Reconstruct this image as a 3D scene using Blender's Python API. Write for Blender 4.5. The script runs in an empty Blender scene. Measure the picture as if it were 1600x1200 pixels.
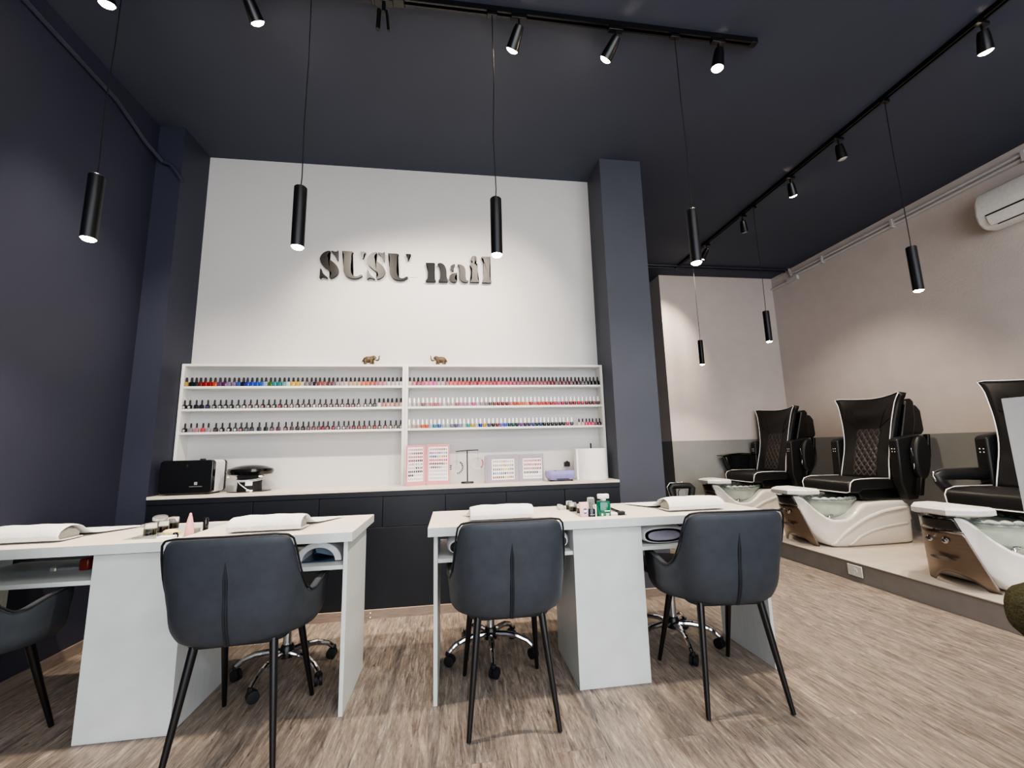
import bpy, bmesh, math, random
from mathutils import Vector, Matrix
random.seed(7)
PI = math.pi
scene = bpy.context.scene
COL = scene.collection

# ------------------------------------------------------------------ helpers
def lin(h):
    h = h.lstrip('#')
    out = []
    for i in (0, 2, 4):
        c = int(h[i:i+2], 16) / 255
        out.append(c / 12.92 if c <= .04045 else ((c + .055) / 1.055) ** 2.4)
    return tuple(out) + (1.0,)

def mat(name, color, rough=.5, metal=0.0, spec=.5, var=.06, scale=40.0, bump=0.0, bscale=None, emit=None, estr=0.0,
        trans=0.0, ior=1.45, coat=0.0, alpha=1.0, stretch=(1, 1, 1)):
    m = bpy.data.materials.new(name)
    m.use_nodes = True
    nt = m.node_tree
    b = nt.nodes['Principled BSDF']
    c = lin(color)
    tc = nt.nodes.new('ShaderNodeTexCoord')
    mp = nt.nodes.new('ShaderNodeMapping')
    mp.inputs['Scale'].default_value = stretch
    nt.links.new(tc.outputs['Object'], mp.inputs['Vector'])
    nz = nt.nodes.new('ShaderNodeTexNoise')
    nz.inputs['Scale'].default_value = scale
    nz.inputs['Detail'].default_value = 4
    nt.links.new(mp.outputs['Vector'], nz.inputs['Vector'])
    rp = nt.nodes.new('ShaderNodeValToRGB')
    rp.color_ramp.elements[0].position = .3
    rp.color_ramp.elements[1].position = .7
    rp.color_ramp.elements[0].color = tuple(max(0, v * (1 - var)) for v in c[:3]) + (1,)
    rp.color_ramp.elements[1].color = tuple(min(1, v * (1 + var)) for v in c[:3]) + (1,)
    nt.links.new(nz.outputs['Fac'], rp.inputs['Fac'])
    nt.links.new(rp.outputs['Color'], b.inputs['Base Color'])
    b.inputs['Roughness'].default_value = rough
    b.inputs['Metallic'].default_value = metal
    b.inputs['Specular IOR Level'].default_value = spec
    b.inputs['IOR'].default_value = ior
    b.inputs['Transmission Weight'].default_value = trans
    b.inputs['Coat Weight'].default_value = coat
    b.inputs['Coat Roughness'].default_value = .08
    b.inputs['Alpha'].default_value = alpha
    if emit:
        b.inputs['Emission Color'].default_value = lin(emit)
        b.inputs['Emission Strength'].default_value = estr
    if bump:
        n2 = nt.nodes.new('ShaderNodeTexNoise')
        n2.inputs['Scale'].default_value = bscale or scale * 3
        n2.inputs['Detail'].default_value = 6
        nt.links.new(mp.outputs['Vector'], n2.inputs['Vector'])
        bp = nt.nodes.new('ShaderNodeBump')
        bp.inputs['Strength'].default_value = bump
        bp.inputs['Distance'].default_value = .01
        nt.links.new(n2.outputs['Fac'], bp.inputs['Height'])
        nt.links.new(bp.outputs['Normal'], b.inputs['Normal'])
    return m

class MB:
    """collects shapes into one mesh"""
    def __init__(s):
        s.v = []; s.f = []; s.m = []
    def add(s, vs, fs, mi=0):
        o = len(s.v)
        s.v += [tuple(v) for v in vs]
        for f in fs:
            s.f.append([o + i for i in f]); s.m.append(mi)
        return s
    def box(s, x0, x1, y0, y1, z0, z1, mi=0):
        vs = [(x0, y0, z0), (x1, y0, z0), (x1, y1, z0), (x0, y1, z0), (x0, y0, z1), (x1, y0, z1), (x1, y1, z1), (x0, y1, z1)]
        return s.add(vs, [(3, 2, 1, 0), (4, 5, 6, 7), (0, 1, 5, 4), (1, 2, 6, 5), (2, 3, 7, 6), (3, 0, 4, 7)], mi)
    def quad(s, a, b, c, d, mi=0):
        return s.add([a, b, c, d], [(0, 1, 2, 3)], mi)
    def prism(s, pts, axis, a0, a1, mi=0):
        """2-D outline extruded along an axis; pts are in the other two axes in order"""
        def P(p, a):
            return (a, p[0], p[1]) if axis == 'x' else ((p[0], a, p[1]) if axis == 'y' else (p[0], p[1], a))
        n = len(pts)
        vs = [P(p, a0) for p in pts] + [P(p, a1) for p in pts]
        fs = [tuple(range(n - 1, -1, -1)), tuple(range(n, 2 * n))] + [(i, (i + 1) % n, n + (i + 1) % n, n + i) for i in range(n)]
        return s.add(vs, fs, mi)
    def rings(s, rings, closed=True, caps=True, mi=0):
        """loft of rings of points"""
        n = len(rings[0]); vs = [p for r in rings for p in r]; fs = []
        for k in range(len(rings) - 1):
            for i in range(n if closed else n - 1):
                j = (i + 1) % n
                fs.append((k * n + i, k * n + j, (k + 1) * n + j, (k + 1) * n + i))
        if caps:
            fs.append(tuple(range(n - 1, -1, -1))); o = (len(rings) - 1) * n
            fs.append(tuple(range(o, o + n)))
        return s.add(vs, fs, mi)
    def lathe(s, prof, c=(0, 0, 0), n=20, sx=1, sy=1, caps=True, mi=0):
        """profile of (radius, z)"""
        R = [[(c[0] + r * sx * math.cos(2 * PI * i / n), c[1] + r * sy * math.sin(2 * PI * i / n), c[2] + z) for i in range(n)] for r, z in prof]
        return s.rings(R, True, caps, mi)
    def tube(s, path, r, n=8, mi=0, caps=True, flat=None):
        """path of points, radius number or list; flat=(a,b) ellipse factors"""
        P = [Vector(p) for p in path]; R = []
        up = None
        for i, p in enumerate(P):
            t = (P[min(i + 1, len(P) - 1)] - P[max(i - 1, 0)])
            t = t.normalized() if t.length > 1e-9 else Vector((0, 0, 1))
            if up is None:
                up = Vector((0, 0, 1)) if abs(t.z) < .9 else Vector((0, 1, 0))
            a = t.cross(up)
            if a.length < 1e-6: a = t.orthogonal()
            a.normalize(); b = a.cross(t); b.normalize(); up = b
            rr = r[i] if isinstance(r, (list, tuple)) else r
            fa, fb = flat or (1, 1)
            R.append([tuple(p + a * (rr * fa * math.cos(2 * PI * k / n)) + b * (rr * fb * math.sin(2 * PI * k / n))) for k in range(n)])
        return s.rings(R, True, caps, mi)
    def ball(s, c, r, n=14, k=8, mi=0):
        r = r if isinstance(r, (tuple, list)) else (r, r, r)
        prof = [(max(1e-4, math.sin(PI * i / k)), -math.cos(PI * i / k)) for i in range(k + 1)]
        R = [[(c[0] + r[0] * q * math.cos(2 * PI * i / n), c[1] + r[1] * q * math.sin(2 * PI * i / n), c[2] + r[2] * z) for i in range(n)] for q, z in prof]
        return s.rings(R, True, True, mi)
    def grid(s, fn, nu, nv, mi=0):
        vs = [fn(i / nu, j / nv) for j in range(nv + 1) for i in range(nu + 1)]
        fs = [(j * (nu + 1) + i, j * (nu + 1) + i + 1, (j + 1) * (nu + 1) + i + 1, (j + 1) * (nu + 1) + i) for j in range(nv) for i in range(nu)]
        return s.add(vs, fs, mi)
    def poly(s, polys, y0, y1, mi=0):
        """concave outlines (x,z) extruded between two y planes"""
        for pts in polys:
            bm = bmesh.new()
            vs = [bm.verts.new((x, y0, z)) for x, z in pts]
            f = bm.faces.new(vs)
            bmesh.ops.triangulate(bm, faces=[f])
            bm.verts.index_update()
            n = len(pts); tri = [[v.index for v in q.verts] for q in bm.faces]
            bm.free()
            V = [(x, y0, z) for x, z in pts] + [(x, y1, z) for x, z in pts]
            F = tri + [[n + i for i in reversed(t)] for t in tri] + [(i, (i + 1) % n, n + (i + 1) % n, n + i) for i in range(n)]
            s.add(V, F, mi)
        return s
    def build(s, name, mats, parent=None, smooth=.6, bevel=0, seg=2, sub=0, solid=0, soff=-1, fix=True):
        me = bpy.data.meshes.new(name)
        me.from_pydata(s.v, [], s.f)
        for m in (mats if isinstance(mats, (list, tuple)) else [mats]):
            me.materials.append(m)
        me.polygons.foreach_set('material_index', s.m)
        if fix:
            bm = bmesh.new(); bm.from_mesh(me)
            bmesh.ops.recalc_face_normals(bm, faces=bm.faces)
            bm.to_mesh(me); bm.free()
        if smooth:
            me.polygons.foreach_set('use_smooth', [True] * len(me.polygons))
            if smooth < 3: me.set_sharp_from_angle(angle=smooth)
        o = bpy.data.objects.new(name, me)
        COL.objects.link(o)
        if parent: o.parent = parent
        if solid:
            md = o.modifiers.new('solid', 'SOLIDIFY'); md.thickness = solid; md.offset = soff
        if bevel:
            md = o.modifiers.new('bevel', 'BEVEL'); md.width = bevel; md.segments = seg; md.limit_method = 'ANGLE'; md.angle_limit = .6
        if sub:
            md = o.modifiers.new('sub', 'SUBSURF'); md.levels = sub; md.render_levels = sub
        me.update()
        return o

def tag(o, label, cat, group=None, kind=None):
    o['label'] = label; o['category'] = cat
    if group: o['group'] = group
    if kind: o['kind'] = kind
    return o
def thing(name, label, cat, loc=(0, 0, 0), rz=0, group=None):
    o = bpy.data.objects.new(name, None)
    o.empty_display_size = .05
    COL.objects.link(o); o.location = loc; o.rotation_euler = (0, 0, rz)
    return tag(o, label, cat, group)
def struct(name, mb, m, label, cat, **k):
    o = mb.build(name, m, None, **k)
    tag(o, label, cat, None, 'structure')
    return o
def dup(root, loc, rz, label, group=None, skip=()):
    r = root.copy(); COL.objects.link(r); r.location = loc; r.rotation_euler = (0, 0, rz); r['label'] = label
    if group: r['group'] = group
    for ch in list(root.children):
        if ch.name.split('.')[0] in skip: continue
        c = ch.copy(); COL.objects.link(c); c.parent = r
        for g in ch.children:
            d = g.copy(); COL.objects.link(d); d.parent = c
    return r
def rrect(hx, hy, r, n=4):
    """rounded rectangle outline"""
    out = []
    for cx, cy, a in ((hx - r, hy - r, 0), (-hx + r, hy - r, 90), (-hx + r, -hy + r, 180), (hx - r, -hy + r, 270)):
        for i in range(n + 1):
            t = math.radians(a + 90 * i / n); out.append((cx + r * math.cos(t), cy + r * math.sin(t)))
    return out
def ordinal(n):
    w = ['', 'first', 'second', 'third', 'fourth', 'fifth', 'sixth', 'seventh', 'eighth', 'ninth', 'tenth', 'eleventh', 'twelfth', 'thirteenth', 'fourteenth', 'fifteenth', 'sixteenth', 'seventeenth', 'eighteenth', 'nineteenth', 'twentieth']
    if n <= 20: return w[n]
    t = {2: 'twenty', 3: 'thirty', 4: 'forty', 5: 'fifty'}
    if n % 10 == 0: return {30: 'thirtieth', 40: 'fortieth', 50: 'fiftieth'}[n]
    return t[n // 10] + '-' + w[n % 10]

# ------------------------------------------------------------------ materials
M = {}
M['panel'] = mat('white_wall_paint', '#c2c1c1', .6, var=.015, scale=3, bump=.05, bscale=120)
M['navy'] = mat('navy_wall_paint', '#2e3140', .55, var=.05, scale=3, bump=.08, bscale=150)
M['navy_l'] = mat('slate_pillar_paint', '#434650', .55, var=.04, scale=3, bump=.08, bscale=150)
M['ceil'] = mat('dark_ceiling_paint', '#3f4452', .7, var=.05, scale=2, bump=.05, bscale=150)
M['wall_up'] = mat('pale_grey_wall_paint', '#c4bab6', .6, var=.03, scale=6, bump=.15, bscale=60)
M['wall_low'] = mat('mid_grey_wall_paint', '#828381', .55, var=.03, scale=6, bump=.15, bscale=60)
M['tile'] = mat('platform_tile', '#b9b0a6', .35, var=.08, scale=8, bump=.03)
M['riser'] = mat('platform_riser', '#85817f', .4, var=.06, scale=10)
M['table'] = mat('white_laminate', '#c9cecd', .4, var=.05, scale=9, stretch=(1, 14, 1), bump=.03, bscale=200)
M['table_top_lit'] = mat('warm_lit_laminate_top', '#d6d0c4', .38, var=.05, scale=9, stretch=(14, 1, 1), bump=.03, bscale=200)  # same white laminate, warm overhead light painted in as cream
M['tray'] = mat('tray_laminate', '#bdb7ac', .4)
M['shelf'] = mat('white_shelf_board', '#d9dad8', .45, var=.02)
M['counter'] = mat('black_counter_front', '#10131b', .45, var=.08, scale=12)
M['counter_top'] = mat('pale_counter_top', '#cfc8bc', .35, var=.06, scale=20)
M['leather'] = mat('charcoal_leather', '#33383f', .5, var=.1, scale=25, bump=.12, bscale=500)
M['leather_in'] = mat('charcoal_leather_inside', '#2a2d32', .55, var=.1, scale=25, bump=.12, bscale=500)
M['piping'] = mat('dark_piping', '#17191d', .45)
M['seam'] = mat('dark_seam', '#20242a', .5)
M['blackm'] = mat('black_metal', '#0d0d10', .32, 0.0, .6)
M['chrome'] = mat('chrome', '#d8d8da', .07, 1.0, var=.02)
M['chrome_b'] = mat('floor_reflecting_steel', '#857a70', .34, 1.0, var=.08, scale=12, stretch=(1, 1, 20))  # brushed chrome; brown reflection of the floor painted into its colour
M['rubber'] = mat('black_rubber', '#15161a', .6)
M['plastic_k'] = mat('black_gloss_plastic', '#08090b', .15, coat=.5)
M['plastic_w'] = mat('white_gloss_plastic', '#e2e2e4', .22)
M['pedi_w'] = mat('white_gelcoat', '#e4e0da', .16, coat=.6, var=.02)
M['pedi_k'] = mat('black_pedicure_leather', '#19191a', .42, var=.12, scale=20, bump=.1, bscale=300)
M['pedi_q'] = mat('quilted_black_leather', '#222021', .4, var=.1, scale=20)
M['stitch'] = mat('grey_stitch_leather', '#57504d', .5, var=.1)
M['pedi_kk'] = mat('black_shell_plastic', '#0b0c0f', .35)
M['wpipe'] = mat('white_piping', '#ecebe8', .4)
M['glass'] = mat('pale_green_glass', '#c9d6cf', .12, 0, .5, trans=.55, ior=1.3, var=.06, scale=14, bump=.25, bscale=30)
M['crystal'] = mat('clear_crystal_rim', '#d4deda', .06, 0, .6, trans=.85, ior=1.4, bump=.4, bscale=30)
M['towel'] = mat('white_terry', '#fbfbff', .95, spec=.1, var=.05, scale=120, bump=.8, bscale=420)
M['cushion'] = mat('grey_cushion', '#8f8d88', .9)
M['paper'] = mat('white_paper', '#efedea', .9, spec=.1, var=.02, bump=.1)
M['pend'] = mat('black_pendant_metal', '#121317', .38, .3)
M['bulb'] = mat('warm_bulb', '#fff2d8', .5, emit='#ffe2b0', estr=55)
M['bulb_s'] = mat('warm_spot_bulb', '#fff2d8', .5, emit='#ffe6bc', estr=60)
M['bulb_off'] = mat('unlit_reflector', '#cfcfcf', .3, .6)
M['cord'] = mat('black_cord', '#0e0f12', .6)
M['white_pl'] = mat('white_matt_plastic', '#d9d8d6', .4)
M['slot'] = mat('dark_slot', '#0a0a0a', .6)
M['bronze'] = mat('antique_bronze', '#5c4f3e', .42, .65, var=.35, scale=60, bump=.5, bscale=180)
M['letter'] = mat('gloss_black_acrylic', '#0c0e12', .34, spec=.4)
M['baseb'] = mat('wood_baseboard', '#7d7068', .5, var=.2, scale=14, stretch=(1, 1, 10))
M['olive'] = mat('olive_knit', '#4c4a38', .95, spec=.1, var=.25, scale=60, bump=.8, bscale=150)
M['screen'] = mat('pale_screen_board', '#b9bdc3', .55, var=.02)
M['ltrim'] = mat('pale_wood_strip', '#b7a797', .5)

def floor_mat():
    m = bpy.data.materials.new('rustic_grey_wood_floor'); m.use_nodes = True
    nt = m.node_tree; N = nt.nodes; L = nt.links; b = N['Principled BSDF']
    tc = N.new('ShaderNodeTexCoord')
    rot = N.new('ShaderNodeMapping'); rot.inputs['Rotation'].default_value = (0, 0, PI / 2)
    L.new(tc.outputs['Object'], rot.inputs['Vector'])
    br = N.new('ShaderNodeTexBrick')
    br.offset = .37; br.inputs['Scale'].default_value = 1
    br.inputs['Brick Width'].default_value = 1.25; br.inputs['Row Height'].default_value = .19
    br.inputs['Mortar Size'].default_value = .0012; br.inputs['Mortar Smooth'].default_value = .1
    br.inputs['Color1'].default_value = (.0, .0, .0, 1); br.inputs['Color2'].default_value = (1, 1, 1, 1); br.inputs['Mortar'].default_value = (.5, .5, .5, 1)
    L.new(rot.outputs['Vector'], br.inputs['Vector'])
    # grain: noise stretched along the planks, shifted per plank
    sh = N.new('ShaderNodeVectorMath'); sh.operation = 'MULTIPLY_ADD'
    sh.inputs[1].default_value = (3.1, 7.7, 0); L.new(br.outputs['Color'], sh.inputs[0]); L.new(tc.outputs['Object'], sh.inputs[2])
    def noise(scale, st, det, dist=0):
        mp = N.new('ShaderNodeMapping'); mp.inputs['Scale'].default_value = st
        L.new(sh.outputs[0], mp.inputs['Vector'])
        n = N.new('ShaderNodeTexNoise'); n.inputs['Scale'].default_value = scale; n.inputs['Detail'].default_value = det
        n.inputs['Roughness'].default_value = .72; n.inputs['Distortion'].default_value = dist
        L.new(mp.outputs['Vector'], n.inputs['Vector']); return n.outputs['Fac']
    fine = noise(30, (2.0, .21, 1), 12, 1.0); broad = noise(5, (1.6, .35, 1), 5, 1.2); crack = noise(15, (2.4, .26, 1), 9, 2.0); tiny = noise(80, (1.6, .5, 1), 8, .8)
    def ramp(src, stops):
        r = N.new('ShaderNodeValToRGB'); el = r.color_ramp.elements
        el[0].position, el[0].color = stops[0]; el[1].position, el[1].color = stops[-1]
        for p_, c_ in stops[1:-1]:
            k = el.new(p_); k.color = c_
        L.new(src, r.inputs['Fac']); return r.outputs['Color']
    def mix(mode, fac, a, b_):
        m_ = N.new('ShaderNodeMixRGB'); m_.blend_type = mode
        if isinstance(fac, (int, float)): m_.inputs['Fac'].default_value = fac
        else: L.new(fac, m_.inputs['Fac'])
        for s_, v_ in (('Color1', a), ('Color2', b_)):
            if isinstance(v_, tuple): m_.inputs[s_].default_value = v_
            else: L.new(v_, m_.inputs[s_])
        return m_.outputs['Color']
    base = ramp(fine, [(.30, lin('#4b4541')), (.44, lin('#756c65')), (.56, lin('#8f857c')), (.70, lin('#b9afa4'))])
    warm = ramp(broad, [(.35, (.92, .94, .97, 1)), (.65, (1.08, 1.03, .97, 1))])
    col_ = mix('MULTIPLY', 1.0, base, warm)
    col_ = mix('MULTIPLY', .8, col_, ramp(noise(11, (1.5, .28, 1), 7, 1.8), [(.36, (.62, .60, .60, 1)), (.5, (1, 1, 1, 1)), (.7, (1.16, 1.14, 1.1, 1))]))
    col_ = mix('MULTIPLY', .55, col_, ramp(tiny, [(.34, (.55, .53, .52, 1)), (.48, (1, 1, 1, 1)), (.72, (1.15, 1.14, 1.12, 1))]))
    col_ = mix('MULTIPLY', .85, col_, ramp(crack, [(.345, (.14, .12, .11, 1)), (.385, (.85, .85, .85, 1)), (.45, (1, 1, 1, 1)), (1.0, (1, 1, 1, 1))]))
    col_ = mix('MULTIPLY', 1.0, col_, ramp(br.outputs['Color'], [(0, (.93, .93, .94, 1)), (1, (1.03, 1.02, 1.0, 1))]))
    fm = N.new('ShaderNodeMath'); fm.operation = 'MULTIPLY'; fm.inputs[1].default_value = .35
    L.new(br.outputs['Fac'], fm.inputs[0])
    fin = mix('MIX', fm.outputs[0], col_, lin('#4a4440'))
    L.new(fin, b.inputs['Base Color'])
    b.inputs['Roughness'].default_value = .48
    bp = N.new('ShaderNodeBump'); bp.inputs['Strength'].default_value = .15; bp.inputs['Distance'].default_value = .004
    L.new(fine, bp.inputs['Height']); L.new(bp.outputs['Normal'], b.inputs['Normal'])
    return m
M['floor'] = floor_mat()

# ------------------------------------------------------------------ room measures (metres)
XL, XR = -2.197, 4.87          # left wall, right wall
YF, YB, YR = 3.17, 3.50, 5.526 # pillar fronts, recess back, alcove back
ZC = 3.61                      # ceiling
XA0, XA1 = -2.02, 1.27         # recess between the pillars
XP = 1.645                     # right edge of right pillar
XW = 3.024                     # passage's right wall / alcove's left edge
YFRONT = -3.2
XPL, ZPL = 3.188, .1525        # platform edge, height
ZW = 1.165                     # two-tone paint line

B = MB
struct('floor', B().box(XL - .1, XR + .1, YFRONT - .1, 8.1, -.1, 0), M['floor'], 'rustic grey-brown wood plank floor of the salon', 'floor', smooth=0)
struct('ceiling', B().box(XL - .1, XR + .1, YFRONT - .1, 8.1, ZC, ZC + .1), M['ceil'], 'dark slate painted flat ceiling', 'ceiling', smooth=0)
struct('wall_left', B().box(XL - .1, XL, YFRONT, YF, 0, ZC), M['navy'], 'dark navy painted wall on the left', 'wall', smooth=0)
struct('wall_pillar_left', B().box(XL - .1, XA0, YF, YB + .1, 0, ZC), M['navy'], 'dark navy pillar at the left of the polish shelves', 'pillar', smooth=0)
struct('wall_back', B().box(XA0, XA1, YB, YB + .1, 0, ZC), M['panel'], 'white back wall panel behind the sign and shelves', 'wall', smooth=0)
struct('wall_pillar_right', B().box(XA1, XP, YF, 8, 0, ZC), M['navy_l'], 'slate blue pillar at the right of the polish shelves', 'pillar', smooth=0)
struct('wall_passage_back', B().box(XP, XW, 8, 8.1, 0, ZC), M['navy'], 'dark end wall of the passage', 'wall', smooth=0)
def two_tone(mb, x0, x1, y0, y1):
    mb.box(x0, x1, y0, y1, ZW, ZC, 0); mb.box(x0, x1, y0, y1, 0, ZW, 1); return mb
struct('wall_alcove_back', two_tone(B(), XW, XR, YR, YR + .1), [M['wall_up'], M['wall_low']], 'two-tone grey wall behind the far pedicure chair', 'wall', smooth=0)
struct('wall_passage_right', two_tone(B(), XW, XW + .1, YR + .1, 8), [M['wall_up'], M['wall_low']], 'two-tone grey side wall of the passage', 'wall', smooth=0)
struct('wall_right', two_tone(B(), XR, XR + .1, YFRONT, YR + .1), [M['wall_up'], M['wall_low']], 'two-tone grey wall behind the pedicure chairs', 'wall', smooth=0)
fw = B()
fw.box(XL, XR, YFRONT - .1, YFRONT, 0, .3); fw.box(XL, XR, YFRONT - .1, YFRONT, 3.1, ZC)
fw.box(XL, XL + .3, YFRONT - .1, YFRONT, .3, 3.1); fw.box(XR - .3, XR, YFRONT - .1, YFRONT, .3, 3.1)
struct('wall_front', fw, M['wall_up'], 'shop front wall around the window behind the viewer', 'wall', smooth=0)
pf = B(); pf.box(XPL + .012, XR, YFRONT + .05, YR, 0, ZPL - .006, 1); pf.box(XPL, XR, YFRONT + .05, YR, ZPL - .006, ZPL, 0)
struct('floor_platform', pf, [M['tile'], M['riser']], 'low tiled platform with grey riser under the pedicure chairs', 'platform', smooth=0)
struct('baseboard_left', B().box(XL, XL + .012, YFRONT, YF, 0, .06), M['baseb'], 'brown wood-look baseboard along the navy left wall', 'baseboard', bevel=.002)
bb = B(); bb.box(XL + .012, XP, YF - .012, YF, 0, .057, 0); bb.box(XL + .012, XP, YF - .0121, YF, .057, .06, 1)
bo = struct('baseboard_back', bb, [M['baseb'], M['ltrim']], 'brown wood-look baseboard under the black counter', 'baseboard', smooth=0)
nick = B()
for zz in (.012, .04): nick.ball((-.566, YF - .0135, zz), (.005, .001, .005))
nick.build('paint_chip', M['paper'], bo)
# far edge ceiling conduits, left conduit, right wall pipe
tr = B()
for y in (5.16, 5.23): tr.tube([(XP + .02, y, ZC - .016), (XR - .02, y, ZC - .016)], .014, 8)
struct('trim_1', tr, M['navy'], 'dark twin conduit across the far ceiling', 'conduit')
tr = B(); tr.tube([(XL + .016, -2, 3.5), (XL + .016, 1.5, 3.5), (XL + .016, 2.75, 3.45), (XL + .02, 3.02, 3.36), (XL + .06, YF - .025, 3.30), (XA0 - .06, YF - .02, 3.28), (XA0 - .01, YF - .02, 3.21), (XA0 + .02, YF - .01, 3.16)], .016, 8)
struct('trim_2', tr, M['navy'], 'dark conduit running along the top of the navy wall', 'conduit')
M['pipe'] = mat('pale_pipe_paint', '#bdbabb', .5, var=.03)
tr = B()
for dz in (0, .045): tr.tube([(XR - .02, 2.0, 3.47 + dz), (XR - .02, 5.0, 3.47 + dz), (XR - .02, 5.12, 3.48 + dz), (XR - .02, 5.16, ZC)], .017, 8)
for y in (2.6, 3.7, 4.6): tr.box(XR - .045, XR, y - .012, y + .012, 3.445, 3.54)
tr.box(XR - .04, XR, 5.02, 5.2, 3.40, 3.46); tr.tube([(XR - .02, 5.2, 3.43), (XR - .02, YR, 3.43)], .017, 8)
struct('trim_3', tr, M['pipe'], 'pale grey twin pipe along the top of the right wall', 'pipe')
# wall junction-box cover beside the sign letters
cv = B().box(-.414, -.300, YB - .004, YB, 2.600, 2.678)
tag(cv.build('cover_plate', M['panel'], bevel=.002), 'small white blank cover plate between the words on the white wall', 'cover plate')
L1 = [-1.996,-1.961,-1.929,-1.899,-1.866,-1.831,-1.798,-1.763,-1.73,-1.7,-1.664,-1.632,-1.597,-1.569,-1.536,-1.502,-1.468,-1.437,-1.403,-1.372,-1.338,-1.304,-1.272,-1.238,-1.204,-1.171,-1.137,-1.103,-1.072,-1.041,-1.007,-0.972,-0.941,-0.909,-0.875,-0.843,-0.809,-0.777,-0.745,-0.711,-0.678,-0.645,-0.616,-0.581,-0.548,-0.515,-0.483,-0.45,-0.419]
L2 = [-1.996,-1.959,-1.915,-1.878,-1.835,-1.79,-1.749,-1.71,-1.67,-1.624,-1.581,-1.536,-1.491,-1.447,-1.406,-1.365,-1.323,-1.28,-1.24,-1.196,-1.154,-1.115,-1.075,-1.032,-0.99,-0.948,-0.906,-0.866,-0.823,-0.783,-0.743,-0.691,-0.652,-0.62,-0.585,-0.551,-0.518,-0.486,-0.451,-0.416]
L3 = [-1.979,-1.938,-1.899,-1.857,-1.82,-1.768,-1.723,-1.673,-1.632,-1.592,-1.554,-1.516,-1.465,-1.417,-1.373,-1.327,-1.275,-1.231,-1.19,-1.148,-1.11,-1.071,-1.034,-1.001,-0.967,-0.925,-0.888,-0.848,-0.814,-0.774,-0.734,-0.695,-0.657,-0.616,-0.579,-0.535,-0.494,-0.453,-0.415]
R1 = [-0.349,-0.316,-0.283,-0.25,-0.218,-0.184,-0.151,-0.119,-0.085,-0.051,-0.02,0.013,0.048,0.079,0.113,0.146,0.179,0.211,0.244,0.277,0.309,0.342,0.375,0.409,0.441,0.475,0.508,0.54,0.574,0.607,0.639,0.673,0.705,0.738,0.771,0.804,0.836,0.868,0.903,0.934,0.966,1.0,1.034,1.066,1.1,1.132,1.165,1.197,1.232]
R2 = [-0.348,-0.313,-0.279,-0.243,-0.21,-0.177,-0.143,-0.109,-0.075,-0.041,-0.006,0.029,0.062,0.096,0.13,0.164,0.196,0.231,0.267,0.301,0.336,0.37,0.405,0.44,0.474,0.507,0.541,0.576,0.611,0.643,0.678,0.712,0.746,0.779,0.815,0.848,0.881,0.915,0.949,0.986,1.019,1.055,1.088,1.125,1.159,1.192,1.227]
R3 = [-0.349,-0.315,-0.281,-0.246,-0.213,-0.179,-0.148,-0.114,-0.081,-0.048,-0.013,0.02,0.053,0.085,0.12,0.153,0.187,0.218,0.252,0.288,0.322,0.356,0.388,0.422,0.456,0.487,0.519,0.553,0.588,0.621,0.655,0.688,0.72,0.751,0.786,0.819,0.852,0.886,0.917,0.951,0.986,1.051,1.083,1.115,1.142,1.17,1.202,1.231]
LS = [[(-1.02,2.803),(-1.039,2.803),(-1.064,2.793),(-1.086,2.772),(-1.099,2.746),(-1.101,2.726),(-1.094,2.698),(-1.072,2.671),(-1.046,2.649),(-1.019,2.63),(-1.006,2.614),(-1.005,2.597),(-1.011,2.583),(-1.021,2.571),(-1.018,2.563),(-0.999,2.564),(-0.977,2.576),(-0.957,2.596),(-0.948,2.622),(-0.949,2.644),(-0.96,2.672),(-0.986,2.7),(-1.015,2.721),(-1.037,2.743),(-1.042,2.76),(-1.038,2.777),(-1.026,2.791),(-1.019,2.798)],[(-1.013,2.803),(-1.006,2.805),(-0.99,2.799),(-0.975,2.797),(-0.965,2.802),(-0.957,2.811),(-0.957,2.772),(-0.956,2.721),(-0.964,2.723),(-0.972,2.749),(-0.984,2.771),(-1.0,2.787),(-1.011,2.794)],[(-1.094,2.647),(-1.087,2.645),(-1.08,2.62),(-1.066,2.598),(-1.048,2.581),(-1.033,2.571),(-1.036,2.562),(-1.058,2.57),(-1.073,2.574),(-1.084,2.569),(-1.09,2.559),(-1.097,2.56),(-1.095,2.602)]]
LU = [[(-0.925,2.807),(-0.838,2.806),(-0.835,2.797),(-0.839,2.791),(-0.848,2.788),(-0.849,2.736),(-0.851,2.662),(-0.85,2.634),(-0.842,2.608),(-0.826,2.589),(-0.805,2.584),(-0.785,2.589),(-0.77,2.602),(-0.759,2.602),(-0.755,2.594),(-0.764,2.583),(-0.782,2.573),(-0.807,2.566),(-0.838,2.566),(-0.869,2.576),(-0.893,2.595),(-0.906,2.618),(-0.91,2.637),(-0.91,2.705),(-0.91,2.783),(-0.92,2.788),(-0.924,2.796)],[(-0.777,2.807),(-0.734,2.806),(-0.733,2.796),(-0.744,2.787),(-0.749,2.775),(-0.753,2.745),(-0.759,2.745),(-0.763,2.774),(-0.772,2.788),(-0.777,2.797)]]
Ln = [[(-0.233,2.728),(-0.156,2.73),(-0.152,2.718),(-0.158,2.705),(-0.16,2.654),(-0.16,2.608),(-0.158,2.583),(-0.146,2.572),(-0.146,2.559),(-0.232,2.557),(-0.231,2.571),(-0.217,2.581),(-0.214,2.622),(-0.215,2.693),(-0.222,2.703),(-0.232,2.715)],[(-0.134,2.721),(-0.125,2.728),(-0.106,2.732),(-0.084,2.724),(-0.067,2.704),(-0.055,2.668),(-0.054,2.627),(-0.052,2.586),(-0.041,2.574),(-0.043,2.561),(-0.124,2.56),(-0.124,2.571),(-0.111,2.584),(-0.108,2.625),(-0.109,2.682),(-0.118,2.702),(-0.129,2.709)]]
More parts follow.
